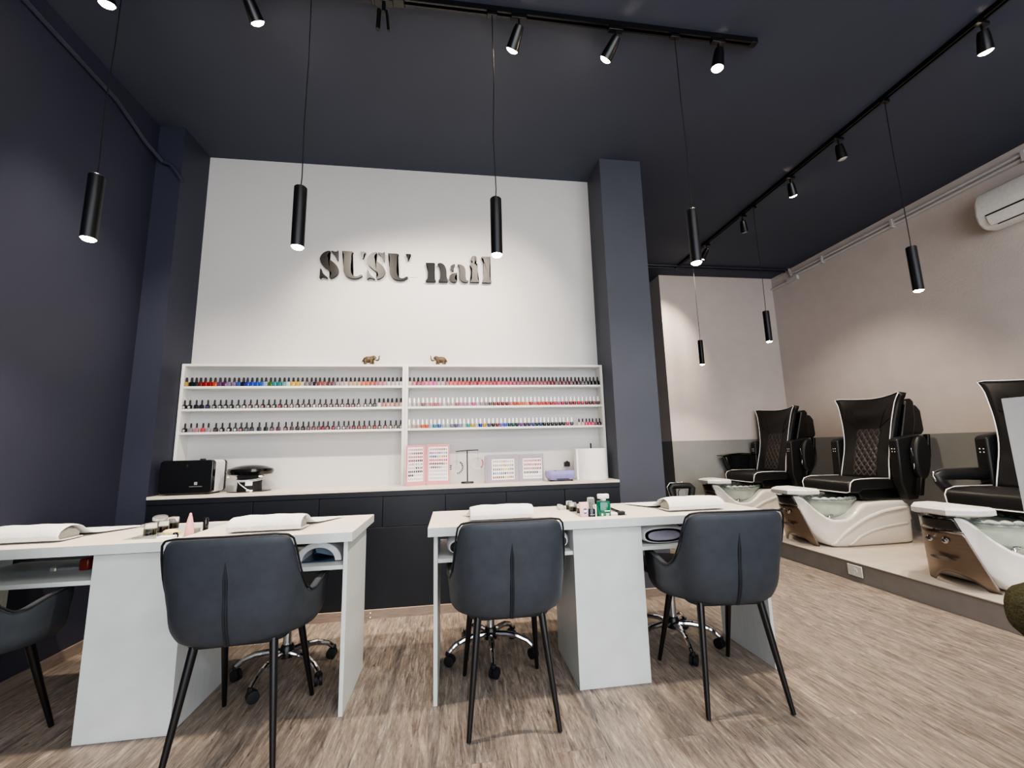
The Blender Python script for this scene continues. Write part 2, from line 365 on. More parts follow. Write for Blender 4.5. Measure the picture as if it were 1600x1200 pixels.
La = [[(0.017,2.725),(0.02,2.712),(0.011,2.701),(0.006,2.683),(0.01,2.665),(0.0,2.658),(-0.014,2.67),(-0.021,2.69),(-0.019,2.708),(-0.004,2.72)],[(0.036,2.647),(0.035,2.63),(0.019,2.614),(0.014,2.596),(0.022,2.579),(0.037,2.578),(0.033,2.565),(0.009,2.558),(-0.015,2.562),(-0.029,2.579),(-0.033,2.602),(-0.024,2.626),(-0.005,2.639)],[(0.04,2.725),(0.063,2.725),(0.088,2.715),(0.105,2.695),(0.111,2.664),(0.11,2.612),(0.113,2.587),(0.123,2.578),(0.134,2.578),(0.131,2.566),(0.106,2.562),(0.082,2.565),(0.065,2.58),(0.058,2.6),(0.057,2.641),(0.057,2.688),(0.054,2.708),(0.041,2.715)]]
Li = [[(0.184,2.81),(0.199,2.807),(0.21,2.795),(0.212,2.779),(0.206,2.763),(0.197,2.753),(0.189,2.743),(0.185,2.731),(0.219,2.731),(0.214,2.693),(0.213,2.636),(0.216,2.587),(0.228,2.576),(0.228,2.566),(0.146,2.565),(0.147,2.576),(0.159,2.586),(0.165,2.604),(0.164,2.676),(0.158,2.707),(0.146,2.721),(0.146,2.728),(0.159,2.732),(0.17,2.744),(0.171,2.752),(0.161,2.762),(0.157,2.777),(0.159,2.794),(0.169,2.805)]]
Ll = [[(0.249,2.804),(0.329,2.806),(0.324,2.776),(0.32,2.697),(0.319,2.619),(0.324,2.586),(0.337,2.574),(0.334,2.564),(0.252,2.564),(0.253,2.575),(0.266,2.586),(0.269,2.618),(0.268,2.711),(0.267,2.774),(0.263,2.788),(0.25,2.793)]]
# ------------------------------------------------------------------ sign
def chaikin(p):
    n = len(p); out = []
    for i in range(n):
        a, b, c = p[i - 1], p[i], p[(i + 1) % n]
        u = Vector((a[0] - b[0], a[1] - b[1])); v = Vector((c[0] - b[0], c[1] - b[1]))
        ang = u.angle(v) if u.length > 1e-9 and v.length > 1e-9 else 0
        if ang < 1.75: out.append(b)             # keep sharp corners
        else:
            out.append((b[0] + u.x * .25, b[1] + u.y * .25)); out.append((b[0] + v.x * .25, b[1] + v.y * .25))
    return out
sh = lambda L, d: [[(x + d[0], z + d[1]) for x, z in p] for p in L]
sg = thing('wall_sign', 'black stencil serif lettering SUSU nail on the white wall', 'sign', (0, YB, 2.56))
for L in (LS, LU, sh(LS, (.378, .0036)), sh(LU, (.3756, -.0048)), Ln, La, Li, Ll):
    mb = B().poly([[(x, z - 2.56) for x, z in chaikin(chaikin(p))] for p in L], -.028, -.006)
    mb.build('letter', M['letter'], sg, bevel=.0015, seg=1)
    # stand-off pins joined to the letter's parent
for x, z in ((-1.05, .2), (-.88, .1), (-.67, .2), (-.5, .1), (-.19, .08), (.0, .05), (.19, .08), (.29, .1)):
    pass

# ------------------------------------------------------------------ polish shelves
ZS = [1.814, 1.643, 1.474, 1.301]   # top outer face, then board tops
TH = .018
YS = 3.385
def shelf_unit(x0, x1, label):
    r = thing('polish_shelf', label, 'shelf', (0, 0, .866), 0, 'white polish shelf units')
    z0 = .866
    for x in (x0, x1 - .022):
        B().box(x, x + .022, YS, YB, 0, ZS[0] - z0).build('side_panel', M['shelf'], r, bevel=.0015)
    B().box(x0 + .022, x1 - .022, YS, YB, ZS[0] - z0 - TH, ZS[0] - z0).build('top_board', M['shelf'], r, bevel=.0015)
    for z in ZS[1:]:
        B().box(x0 + .022, x1 - .022, YS, YB, z - z0 - TH, z - z0).build('shelf_board', M['shelf'], r, bevel=.0015)
    return r
shelf_unit(XA0 + .004, -.382, 'white shelf unit of the left half, rows of dark-capped bottles')
shelf_unit(-.381, XA1 - .004, 'white shelf unit of the right half, two rows of white-capped bottles')

# bottles -----------------------------------------------------------
ROWS = {'L1': (ZS[1], 'sq'), 'L2': (ZS[2], 'gel'), 'L3': (ZS[3], 'gel'), 'R1': (ZS[1], 'sq'), 'R2': (ZS[2], 'egg'), 'R3': (ZS[3], 'egg')}
COLS = {
'L1': 'c9a65a:gold 0e1a1a:black-green 12302d:dark_green 7a2620:brick_red a01c1a:red 9c2320:red c8451c:orange 6a4470:purple 5a2455:violet 87789f:lavender 85769e:lavender 3c55a0:blue 15163a:navy 23349c:royal_blue 2440b8:royal_blue 2c4ac0:blue 2d62b8:azure 93a3d8:periwinkle 3f6a1e:green 2f8090:teal 2f7f80:teal 5e8f96:grey_teal b4cfc9:pale_teal e0aa1c:yellow d9ad28:yellow c4c898:pale_lime 7b7078:grey 6d6070:mauve_grey 3a2233:plum 8a4744:brown_rose 9c5a58:dusty_rose 5d3a3e:brown 75515c:mauve a18c92:pale_mauve b3a3a4:greyish_pink c9bdb8:pale_beige c09a80:tan d4ab90:peach_beige caa68c:peach_beige dd7a5c:coral dd7d58:coral b96550:terracotta b05f60:dusty_coral c47a84:rose d9839a:pink c9c4bc:pale_grey c0bcb4:pale_grey d2cec4:off_white c9c6be:off_white',
'L2': 'e6e2e6:white ebe9f0:white 2d2747:dark_violet 332c52:dark_violet 564f94:purple b7afc8:mauve cfc8d4:pale_lilac d9d9d6:white b3cabb:pale_green d7dbd2:off_white f0eef0:white dcb6bb:pale_pink e6d2d6:pale_pink e0a3a6:pink e3d0d4:pale_pink e6cfcf:pale_pink d56f74:rose e3bcc0:pale_pink ddc2c6:pale_pink dcc6ca:pale_pink dcd9dc:white e5cfd0:pale_pink e2ddd2:cream e0c2c6:pale_pink c7a9a5:beige_pink ddb9b5:pale_pink d9b3aa:nude e5b6b3:pale_pink db8f94:rose dca3b4:pink d5bd9b:beige e3cbb8:nude f0e3e3:white 15141a:black d7d7d4:white c98d84:dusty_pink cf988c:dusty_pink cf9c90:nude_pink ad8575:brown_nude cba98d:tan cbb7a2:beige',
'L3': 'dedce0:white 9c969e:grey c48490:pink d3505a:coral_red 9a92a2:grey_lilac 6d6470:dark_grey d9cdd2:pale_pink ecebe7:white e6e6ea:white d88b98:pink 7b7f8e:blue_grey 596070:slate 34363e:charcoal 2f3238:charcoal 9c7382:mauve 742d5a:plum c08390:dusty_pink 6b4759:dark_mauve 5d4c58:dark_mauve 7b6b70:taupe a26a78:dusty_rose b2626e:dusty_rose b6666e:rose d32f4a:red d98d98:pink cf4c66:crimson d8a0bd:pink cfa6b8:pink c98295:rose d1458c:magenta d3343e:red cf5362:rose cf8f93:pink_stripe d8404a:red c76f72:rose dd5440:coral d6c6ae:beige c9c8a8:pale_olive b2b697:sage c3c79b:pale_lime',
'R1': 'c9aaa4:nude_pink d27d84:pink a03c50:dusty_crimson b44a5c:rose e0608c:hot_pink e064a0:hot_pink d24aa4:magenta_pink b99aa8:pale_mauve c4a0b0:pale_pink 9c5f70:dusty_mauve e0524a:coral d43c34:coral_red cc2a2a:red c2202a:red b21a24:red a0161f:dark_red 98181f:dark_red 9a1a24:dark_red c22640:crimson b41c34:crimson a3152c:dark_red 9c1428:dark_red c0244c:crimson b01f5c:magenta b8265a:magenta_red ac2060:magenta 9c1a55:berry 84304c:plum 941c3e:berry 8a1434:burgundy 7f1230:burgundy 7a102c:burgundy 981a34:crimson 88152c:burgundy 86142e:burgundy 7c1230:burgundy 701028:burgundy 5c1024:wine 661028:wine 5a0e22:wine 64122a:wine 52101f:dark_wine 420d1a:dark_wine 3a0c18:dark_wine 241016:near_black 180e12:near_black 140d10:black 120c0e:black 100c10:black',
'R2': 'd2d8dc:clear_white cdd2d6:clear_white d8b6bc:pale_pink 8f646c:mauve_brown cf9aa0:pink c9888c:dusty_pink c4606a:rose d4929c:pink dcd6d4:white b4aeac:pale_grey c2bebc:pale_grey a8706c:brown_rose d088b0:pink c98aac:pink d2a0c0:lilac_pink d838a0:magenta c9b8c8:pale_lilac b0949a:taupe_pink 8f8084:taupe 5c5260:plum_grey 7a4038:brown 8c1f20:brown_red 781c22:dark_red 701a22:dark_red d06a68:coral_pink c23430:red_coral d8602c:orange dc6444:orange_coral e89474:peach b0182c:crimson d05a74:pink_crimson d42c30:red d83024:bright_red cc2c30:red a81c24:dark_red c8203c:crimson c8447c:magenta_pink b81c50:magenta 7c3c54:mauve 8c1a2a:dark_red 9c1420:dark_red b41c28:red b0405c:rose 8c1830:dark_crimson 5c2a3c:plum 84464c:rose_brown 5a2028:brown 1c1a20:black',
'R3': 'dcdcd8:clear_white d8aaa8:pale_pink d4a4a0:pale_pink e0762c:orange e05a34:red_orange a8cce0:pale_blue 3c88b4:blue 3a68b8:blue a8b8dc:pale_lilac_blue b4c8b8:pale_mint 84809c:grey_violet 5c5684:grey_violet 8c94c4:lavender_blue b0d4d8:pale_cyan 22a498:turquoise c8b428:yellow c0c8b0:pale_sage 2838b0:royal_blue d09c28:gold 4c5468:slate 1c1c1e:black 7c2e2c:brown_red 7c58c8:violet 3050d0:blue 14404a:green_teal 1c5848:green 102c2a:dark_green 6c3c84:purple 2c1c48:dark_purple 2c304c:slate_purple 34389a:indigo 24282e:charcoal 204870:dark_blue 101420:black 121418:black 24262e:charcoal 1e2228:charcoal 14161e:black 20242e:charcoal c8405c:rose_red 50486c:slate ecd4c4:cream e0b4b0:pale_pink e83c78:hot_pink e84080:hot_pink d8205c:crimson_pink 5c1428:dark_wine 3c1420:dark_wine',
}
M['capk'] = mat('black_bottle_cap', '#0c0c0e', .3)
M['capw'] = mat('white_bottle_cap', '#eeeeee', .35)
M['bottlek'] = mat('black_bottle_glass', '#121116', .2, coat=.4)
_pm = {}
def darken(k):
    f = .80
    return '#' + ''.join('%02x' % int(int(k[i:i+2], 16) * f) for i in (0, 2, 4))
def polish(hexc):
    k = hexc
    if k not in _pm: _pm[k] = mat('polish_' + k, darken(k), .16, coat=.5, var=.03)
    return _pm[k]
def rings_of(outline, prof):
    return [[(x * s, y * s, z) for x, y in outline] for s, z in prof]
O_SQ = rrect(.0145, .011, .003, 2); O_GEL = rrect(.0135, .011, .003, 2); O_MINI = rrect(.0125, .010, .003, 2)
def shapes(kind):
    body, cap, lab = B(), B(), None
    if kind == 'sq':
        body.rings(rings_of(O_SQ, [(.94, 0), (1, .002), (1, .029), (.9, .033), (.5, .036)]))
        cap.lathe([(.0090, .034), (.0090, .038), (.0076, .061), (.0064, .068), (.003, .070)], n=10)
    elif kind == 'gel':
        body.rings(rings_of(O_GEL, [(.94, 0), (1, .002), (1, .024), (.85, .029), (.45, .033)]))
        cap.lathe([(.0062, .032), (.0062, .055), (.0052, .067), (.003, .068)], n=10)
        lab = B().rings([[(.0085 * math.cos(t * PI / 8), -.0112 + d, .013 + .0095 * math.sin(t * PI / 8)) for t in range(16)] for d in (0, -.0006)])
    elif kind == 'body':
        body.rings(rings_of(O_GEL, [(.94, 0), (1, .002), (1, .024), (.85, .029), (.45, .033)]))
        cap.lathe([(.0062, .032), (.0062, .055), (.0052, .067), (.003, .068)], n=10)
    elif kind == 'egg':
        body.lathe([(.0115, 0), (.0125, .003), (.0155, .022), (.0150, .027), (.008, .031)], n=12, sy=.8)
        cap.lathe([(.0088, .030), (.0088, .034), (.0068, .052), (.0046, .068), (.002, .071)], n=10)
    else:
        body.rings(rings_of(O_MINI, [(.94, 0), (1, .002), (1, .023), (.8, .026), (.45, .028)]))
        cap.lathe([(.0058, .027), (.0058, .046), (.0048, .057), (.003, .058)], n=10)
    return body, cap, lab
PROTO = {}
def bottle(kind, hexc, white_cap):
    key = (kind, hexc, white_cap)
    if key in PROTO: return PROTO[key], True
    b, c, l = shapes(kind)
    o = b.build('polish_bottle', M['bottlek'] if kind == 'gel' else polish(hexc), smooth=.7)
    cc = c.build('cap', M['capw'] if white_cap else M['capk'], o, smooth=.7)
    if l: l.build('color_label', polish(hexc), o, smooth=0)
    PROTO[key] = o
    return o, False
POS = {'L1': L1, 'L2': L2, 'L3': L3, 'R1': R1, 'R2': R2, 'R3': R3}
WHERE = {'L1': 'left unit top row', 'L2': 'left unit middle row', 'L3': 'left unit bottom row', 'R1': 'right unit top row', 'R2': 'right unit middle row', 'R3': 'right unit bottom row'}
for row, (z, kind0) in ROWS.items():
    cl = COLS[row].split()
    xs_ = POS[row]
    n = len(xs_)
    for i, x in enumerate(xs_):
        hexc, nm = cl[min(i, len(cl) - 1)].split(':')
        kind = kind0; wc = kind0 == 'egg'; gname = WHERE[row]
        if row == 'L2' and i >= n - 6: kind = 'sq'
        if row == 'L3' and i in (1, 2, 3, 4): kind = 'body'
        if row == 'R3' and i >= n - 7: kind = 'mini'; wc = False
        p, used = bottle(kind, hexc, wc)
        if used:
            o = p.copy(); COL.objects.link(o)
            for ch in p.children:
                c = ch.copy(); COL.objects.link(c); c.parent = o
        else: o = p
        o.location = (x * .9935, 3.403 + random.uniform(-.001, .002), z)
        o.rotation_euler = (0, 0, random.uniform(-.12, .12))
        what = {'sq': 'polish bottle with black cap', 'gel': 'dot on black polish bottle', 'body': 'polish bottle with thin black cap', 'egg': 'polish bottle with white cap', 'mini': 'mini polish bottle'}[kind]
        k = i + 1
        if k <= (n + 1) // 2: where = ordinal(k) + ' from left'
        else: where = ordinal(n - k + 1) + ' from right'
        tag(o, nm.replace('_', ' ') + ' ' + what + ', ' + where + ', ' + gname, 'nail polish', 'nail polish bottles, ' + gname)

# ------------------------------------------------------------------ counter
ct = thing('counter', 'long black counter with pale top under the polish shelves', 'counter', (0, YF, 0))
cy = -YF
mb = B(); mb.box(XA0 + .001, XA1 - .001, YF - .012 + cy, YB - .001 + cy, .846, .866, 0)
mb.build('worktop', M['counter_top'], ct, bevel=.001)
B().box(XA0 + .001, XA1 - .001, YF - .012 + cy, YF + .006 + cy, .812, .8455).build('edge_band', M['counter'], ct)
B().box(XA0 + .001, XA1 - .001, YF + .004 + cy, YB - .03 + cy, .001, .8455).build('carcass', M['counter'], ct)
seams = [-2.02, -1.36, -.93, -.50, -.06, .385, .83, 1.27]
for a, b in zip(seams[:-1], seams[1:]):
    B().box(a + .002, b - .002, YF - .008 + cy, YF + .003 + cy, .60, .809).build('drawer_front', M['counter'], ct, bevel=.0015)
B().box(XA0 + .002, XA1 - .002, YF - .008 + cy, YF + .003 + cy, .061, .597).build('kick_panel', M['counter'], ct, bevel=.0015)
ZK = .866
# ------------------------------------------------------------------ things on the counter
t = thing('towel_steriliser', 'black glossy front cabinet with white sides at the left end of the counter', 'steriliser', (-1.815, 3.30, ZK))
o4 = [(x, z + .12) for x, z in rrect(.165, .112, .022, 4)]
B().prism(o4, 'y', -.06, .06).build('body', M['plastic_w'], t, bevel=.004)
B().prism([(x * 1.01, .12 + (z - .12) * 1.01) for x, z in o4], 'y', -.10, -.0605).build('front_door', M['plastic_k'], t, bevel=.006, seg=3)
B().prism([(x * 1.0, .12 + (z - .12) * 1.0) for x, z in o4], 'y', .0605, .09).build('back_cover', M['plastic_k'], t, bevel=.006, seg=3)
lg = B(); lg.box(.055, .075, -.1006, -.1002, .066, .086)
for k in range(14): lg.box(.025 + k * .006, .0285 + k * .006, -.1006, -.1002, .053, .057)
M['logo'] = mat('grey_logo_print', '#8d8d8f', .4)
lg.build('logo', M['logo'], t, smooth=0)
B().ball((0, -.1002, .195), (.009, .002, .009)).build('door_button', M['slot'], t)
B().box(.035, .06, -.02, .01, .232, .242).build('top_button', M['slot'], t, bevel=.002)
for sx in (-1, 1):
    B().box(sx * .12 - .015, sx * .12 + .015, -.07, .07, 0, .009).build('foot', M['rubber'], t)

t = thing('dust_collector', 'black round-topped nail machine with white cable wound round its stem', 'nail machine', (-1.465, 3.335, ZK))
B().lathe([(.138, 0), (.145, .003), (.145, .007), (.10, .010)], n=32, sy=.72).build('base_plate', M['plastic_k'], t)
B().lathe([(.082, .008), (.078, .05), (.082, .10), (.10, .125)], n=28, sy=.8).build('stem', M['rubber'], t)
B().lathe([(.10, .112), (.146, .122), (.155, .142), (.148, .160), (.10, .178), (.05, .186), (.005, .188)], n=36, sy=.78).build('round_top', M['plastic_k'], t)
cb = B()
for dz, ph in ((.085, 0), (.093, .2)):
    cb.tube([(.086 * math.cos(a), .071 * math.sin(a), dz + .012 * math.sin(a + ph)) for a in [PI + PI * i / 12 for i in range(13)]], .0035, 6)
cb.tube([(-.07, -.045, .085), (-.03, -.075, .055), (.02, -.085, .02), (.045, -.088, .012)], .0035, 6)
cb.build('cable', M['plastic_w'], t)
B().box(.005, .05, -.079, -.073, .045, .078).build('cable_tag', M['paper'], t)
B().box(.02, .06, -.098, -.082, .0, .016).build('plug', M['plastic_w'], t, bevel=.003)
B().box(-.115, -.10, -.085, -.075, .104, .113).build('sticker', M['paper'], t, smooth=0)
B().box(.095, .118, -.09, -.08, .102, .114).build('sticker', M['paper'], t, smooth=0)

SW = {}
def sw(h):
    if h not in SW: SW[h] = mat('swatch_' + h, darken(h), .25, coat=.4, var=.02)
    return SW[h]
def swatch_page(t, ox, w, z0, z1, rows, cols, page_name, ang, piv, m_page):
    """a white page with oval chips, hinged at piv"""
    mats = [m_page]; mb = B()
    ca, sa = math.cos(ang), math.sin(ang)
    def T(x, y, z): return (piv + (x - piv) * ca - y * sa, (x - piv) * sa + y * ca, z)
    def q(x0, x1, za, zb, y, mi): mb.add([T(x0, y, za), T(x1, y, za), T(x1, y, zb), T(x0, y, zb)], [(0, 1, 2, 3)], mi)
    q(ox, ox + w, z0, z1, -.0048, 0)
    nr = len(rows); dz = (z1 - z0) * .96 / nr; dx = w * .94 / cols
    for r, line in enumerate(rows):
        cells = line.split()
        for c in range(cols):
            if c >= len(cells) or cells[c] == '-': h = 'e8e2e6' if '-' in cells or c >= len(cells) else None
            else: h = cells[c]
            m = sw(h)
            if m not in mats: mats.append(m)
            cx = ox + w * .03 + dx * (c + .5); cz = z1 - (z1 - z0) * .02 - dz * (r + .5)
            a, b = dx * .36, dz * .30
            pts = [(cx - a, cz + b * .6), (cx - a * .6, cz + b), (cx + a * .6, cz + b), (cx + a, cz + b * .6), (cx + a * .8, cz - b), (cx - a * .8, cz - b)]
            mb.add([T(x, -.0060, z) for x, z in reversed(pts)], [tuple(range(6))], mats.index(m))
    o = mb.build(page_name, mats, t, smooth=0, fix=False)
    return o
def ramp(cs, n):
    out = []
    for c in cs.split(): out += [c] * max(1, round(n / len(cs.split())))
    return ' '.join(out[:n] + ['-'] * (n - len(out)))
M['pinkc'] = mat('pink_card', '#cb8a8e', .5); M['pinkpage'] = mat('white_swatch_page', '#eee6ea', .5)
t = thing('swatch_book', 'tall pink open book of nail colour chips standing on the counter', 'swatch book', (-.21, 3.33, ZK))
def board(t, x0, x1, z1, ang, name, m, th=.004):
    ca, sa = math.cos(ang), math.sin(ang); mb = B()
    vs = []
    for y in (-th, th):
        for x, z in ((x0, 0), (x1, 0), (x1, z1), (x0, z1)): vs.append((x * ca - y * sa, x * sa + y * ca, z))
    mb.add(vs, [(0, 1, 2, 3), (7, 6, 5, 4), (0, 4, 5, 1), (1, 5, 6, 2), (2, 6, 7, 3), (3, 7, 4, 0)])
    return mb.build(name, m, t, bevel=.001)
AL, AR = .42, -.12
board(t, -.158, -.003, .300, AL, 'cover', M['pinkc']); board(t, .003, .180, .303, AR, 'cover', M['pinkc'])
swatch_page(t, -.146, .12, .03, .285, ['dcc0c4 d6b6bc d2aab2 cfa6ae cba0a8 c899a2 c4949e c08e98', 'd8a4b4 c8809a a85870 904458 843c50 783448 6c2c40 602838', 'e07868 e07060 d86858 d86050 d85850 d05048 c84848 c04044', 'a03850 903048 883044 782840 702438 602030 581c2c 501a28', 'd4d4d4 e8b0a8 e09890 - 9cc4b4 b4d0c0 - 88b4b8', 'a8d8d0 b8e0a8 e8e0a0 - 48405c 5c5470 b46c60 6c5c78', '3c3c48 343440 303038 2c2c38 282830 24242c 202028 1c1c24', '201c20 281c24 1c1820 - - - - -', '- - - - - - - -'], 8, 'page', AL, 0, M['pinkpage'])
swatch_page(t, .02, .148, .03, .285, ['d8bcb8 d0b0ac c8a4a0 c09894 b88c88 b08480 a87c78 a0746c 986c64 c8b4ac', '8c6068 a0708c c888a4 d898b8 b07cb0 8c64a8 a484c4 c4a8d8 78b8a0 40907c', '5c70b0 3c54b0 2c3ca0 14206c 90c060 a8c83c d8d85c e07840 e06434 d85030', 'e04830 e03c30 e04c60 e84478 d83470 d03060 c02c50 e05048 d03c2c a82020', '801828 8c1c30 7c1830 6c1428 601428 481020 280c18 1c1420 c07ca0 e0a0b8', 'd0a8a8 503c44 48343c 5c4450 705064 8c7080 b8a4ac - - -', '- - - - - - - - - -', '- - - - - - - - - -', '- - - - - - - - - -'], 10, 'page', AR, 0, M['pinkpage'])
M['greyc'] = mat('lilac_grey_card', '#98929f', .5)
t = thing('swatch_book', 'low lilac-grey open book of nail colour chips standing on the counter', 'swatch book', (.515, 3.33, ZK))
board(t, -.262, -.006, .214, .10, 'cover', M['greyc']); board(t, -.003, .195, .212, -.05, 'cover', M['greyc'])
B().box(-.275, -.262, -.05, .0, 0, .205).build('folded_flap', M['greyc'], t, bevel=.002)
pg = lambda s: s
swatch_page(t, -.222, .18, .02, .178, ['d8c4a0 d4bc98 c8b08c d8c8a8 ccb890 c0a880 9c9484 c8c0b0 d8d0c0 e0d8c8 d8c8b8', 'c89c78 c0906c d0a480 c89870 b88860 c09468 9c7050 c0a080 b0b0a8 989088 787880', '845c4c 9c6c5c 88604c 744c44 94847c b8a470 d8c848 e0d040 8c9490 60707c 68606c', '3c4450 6c8094 88a0b0 8c98ac 4060a0 5070b0 101828 6c84a8 9098a0 84807c 5c6470', '983c3c b05048 a84440 8c3c38 7c4840 605048 c8b868 c8c0a0 c89080 b05c50 d07868'], 11, 'page', .10, 0, M['paper'])
swatch_page(t, .028, .15, .02, .178, ['c86068 c85860 d06870 c04850 b83c48 c85058 b84450 a83040 c03c48 a02c3c b03440', 'c02838 b82030 c84048 801820 d03840 c05868 d06070 681420 982030 b84858 801828', '9c4850 943c48 a84450 b84c54 c86870 a03c48 904048 843840 70303c b05860 602834', '401820 202428 401c28 5c2430 382028 283030 1c2828 301c24 242c34 - -', '- - - - - - - - - - -'], 11, 'page', -.05, 0, M['paper'])
ink = B()
for x0, n, in ((-.19, 4), (-.12, 6), (-.08, 6), (.05, 4), (.10, 5), (.14, 4)):
    for k in range(n):
        x = x0 + k * .005; s = .10 if x < 0 else -.05
        ink.box(x, x + .0032, x * s - .0068, x * s - .0062, .184, .189)
ink.build('print_line', M['logo'], t, smooth=0)

t = thing('swatch_stand', 'small black T-shaped stand hung with two rings of nail tips', 'display stand', (.105, 3.33, ZK))
B().lathe([(.048, 0), (.05, .006), (.046, .014), (.01, .016)], n=8, sy=.6).build('base', M['blackm'], t)
B().tube([(0, 0, .014), (0, 0, .252)], .0045, 8).build('post', M['blackm'], t)
B().tube([(-.088, 0, .246), (0, 0, .252), (.088, 0, .254)], .004, 8).build('cross_bar', M['blackm'], t)
for s, cx, zt, cz, R in ((-1, -.082, .246, .125, .042), (1, .082, .253, .150, .036)):
    rg = thing('nail_tip_ring', ('ring of clear and black nail tips hanging at the left of the small stand' if s < 0 else 'ring of clear and red nail tips hanging at the right of the small stand'), 'nail tip ring', (.105 + cx, 3.325, ZK), 0, 'nail tip rings on the stand')
    B().tube([(0, 0, zt - .002), (0, -.006, (zt + cz) / 2), (0, -.004, cz + R * .3)], .0011, 5).build('hook', M['chrome'], rg)
    B().tube([(R * .35 * math.cos(a), 0, cz + R * .35 * math.sin(a)) for a in [2 * PI * i / 16 for i in range(17)]], .0012, 5).build('wire_ring', M['chrome'], rg)
    tips = B(); tm = [sw('dcd8d0'), sw('18141a'), sw('c02838')]
    N = 22
    for k in range(N):
        a = 2 * PI * k / N; c, sn = math.cos(a), math.sin(a)
        dark = (s < 0 and (k < 4 or k > 16 or 9 < k < 13)) or (s > 0 and (k in (0, 1, 2, 19, 20, 21)))
        mi = (1 if s < 0 or k in (19,) else 2) if dark else 0
        u0, u1, wd = R * .95, R * 1.28, .0042
        tips.add([(u0 * c - wd * sn, -.003, cz + u0 * sn + wd * c), (u0 * c + wd * sn, -.003, cz + u0 * sn - wd * c), (u1 * c + wd * sn, -.005, cz + u1 * sn - wd * c), (u1 * c - wd * sn, -.005, cz + u1 * sn + wd * c)], [(0, 1, 2, 3)], mi)
        tips.add([(R * .35 * c - .001 * sn, -.002, cz + R * .35 * sn + .001 * c), (R * .35 * c + .001 * sn, -.002, cz + R * .35 * sn - .001 * c), (u0 * c + .001 * sn, -.003, cz + u0 * sn - .001 * c), (u0 * c - .001 * sn, -.003, cz + u0 * sn + .001 * c)], [(0, 1, 2, 3)], 0)
    tips.build('nail_tips', tm, rg, smooth=0, solid=.001)

M['lilac'] = mat('lilac_plastic', '#8c87bd', .35)
t = thing('nail_lamp', 'low lilac plastic nail device beside the white paper roll', 'nail lamp', (.825, 3.26, ZK))
R_ = [[(x * s, y * s, z) for x, y in rrect(.112, .07, .03, 4)] for s, z in ((.78, .004), (.98, .03), (1, .06), (.97, .075), (.9, .079))]
B().rings(R_).build('body', M['lilac'], t)
R_ = [[(x * s, y * s, z) for x, y in rrect(.112, .07, .03, 4)] for s, z in ((.7, 0), (.84, .0), (.84, .012))]
B().rings(R_).build('dark_base', M['plastic_k'], t)
tx = B()
for k in range(16): tx.box(-.045 + k * .0064, -.0408 + k * .0064, -.0655, -.063, .014, .021)
tx.build('print_line', M['slot'], t, smooth=0)
B().box(-.05, -.035, -.03, -.015, .078, .081).build('button', M['slot'], t)
t = thing('paper_roll', 'large white paper roll standing at the right end of the counter', 'paper roll', (1.105, 3.345, ZK))
B().lathe([(.130, 0), (.132, .004), (.130, .12), (.128, .236), (.126, .242), (.04, .243), (.035, .238)], n=40, sy=.95).build('roll', M['paper'], t)
B().box(-.134, -.118, -.055, .02, .0, .24).build('loose_sheet', M['paper'], t, bevel=.003)
o = B().tube([(.0, 0, 0), (.001, .002, .282)], .0065, 8).build('marker_pen', M['rubber'])
o.location = (1.115, 3.345, ZK + .003); tag(o, 'black pen tip sticking up out of the white paper roll', 'pen')
o = B().box(-.022, .022, -.035, 0, -.022, .016).box(-.008, .006, -.04, -.01, .016, .024).build('power_adapter', M['rubber'], bevel=.003)
o.location = (.945, YB, .985); tag(o, 'black plug-in adapter on the white wall between lilac lamp and roll', 'adapter')

# elephants --------------------------------------------------------
def elephant(name, label, x, flip):
    f = -1 if flip else 1
    t = thing(name, label, 'figurine', (x, 3.44, ZS[0]), 0, 'bronze elephants on the shelf top')
    b = B()
    b.ball((-.012 * f, 0, .050), (.040, .024, .027)); b.ball((.012 * f, 0, .050), (.024, .022, .027)); b.ball((-.034 * f, 0, .042), (.020, .02, .022))
    b.ball((.036 * f, 0, .064), (.018, .015, .019)); b.ball((.030 * f, 0, .074), (.011, .011, .010)); b.ball((.024 * f, 0, .056), (.016, .016, .018))
    tr_ = [(.046 * f, 0, .056), (.056 * f, 0, .046), (.066 * f, 0, .044), (.073 * f, 0, .054), (.074 * f, 0, .070), (.077 * f, 0, .082), (.081 * f, 0, .086)]
    b.tube(tr_, [.010, .0085, .0075, .0065, .0055, .0045, .004], 8)
    for dx, dy, lean in ((.022, .012, .01), (.016, -.012, -.004), (-.036, .013, -.006), (-.030, -.013, .006)):
        b.tube([(dx * f, dy, .044), ((dx + lean * .5) * f, dy, .02), ((dx + lean) * f, dy, 0)], [.012, .0095, .0095], 8)
    b.tube([(-.052 * f, 0, .050), (-.058 * f, 0, .036), (-.057 * f, 0, .024)], [.003, .002, .003], 6)
    o = b.build('body', M['bronze'], t)
    md = o.modifiers.new('rm', 'REMESH'); md.mode = 'VOXEL'; md.voxel_size = .0022; md.use_smooth_shade = True
    sm = o.modifiers.new('sm', 'SMOOTH'); sm.iterations = 3; sm.factor = .5
    for s in (-1, 1):
        e = B(); e.ball((.022 * f, s * .017, .060), (.014, .0035, .017)); e.build('ear', M['bronze'], t)
        B().tube([(.046 * f, s * .007, .052), (.056 * f, s * .009, .050), (.062 * f, s * .009, .056)], [.0025, .002, .001], 6).build('tusk', M['wpipe'], t)
elephant('elephant_figurine', 'small bronze elephant facing right with raised trunk on the shelf top', -.672, False)
elephant('elephant_figurine', 'small bronze elephant facing left with raised trunk on the shelf top', -.108, True)

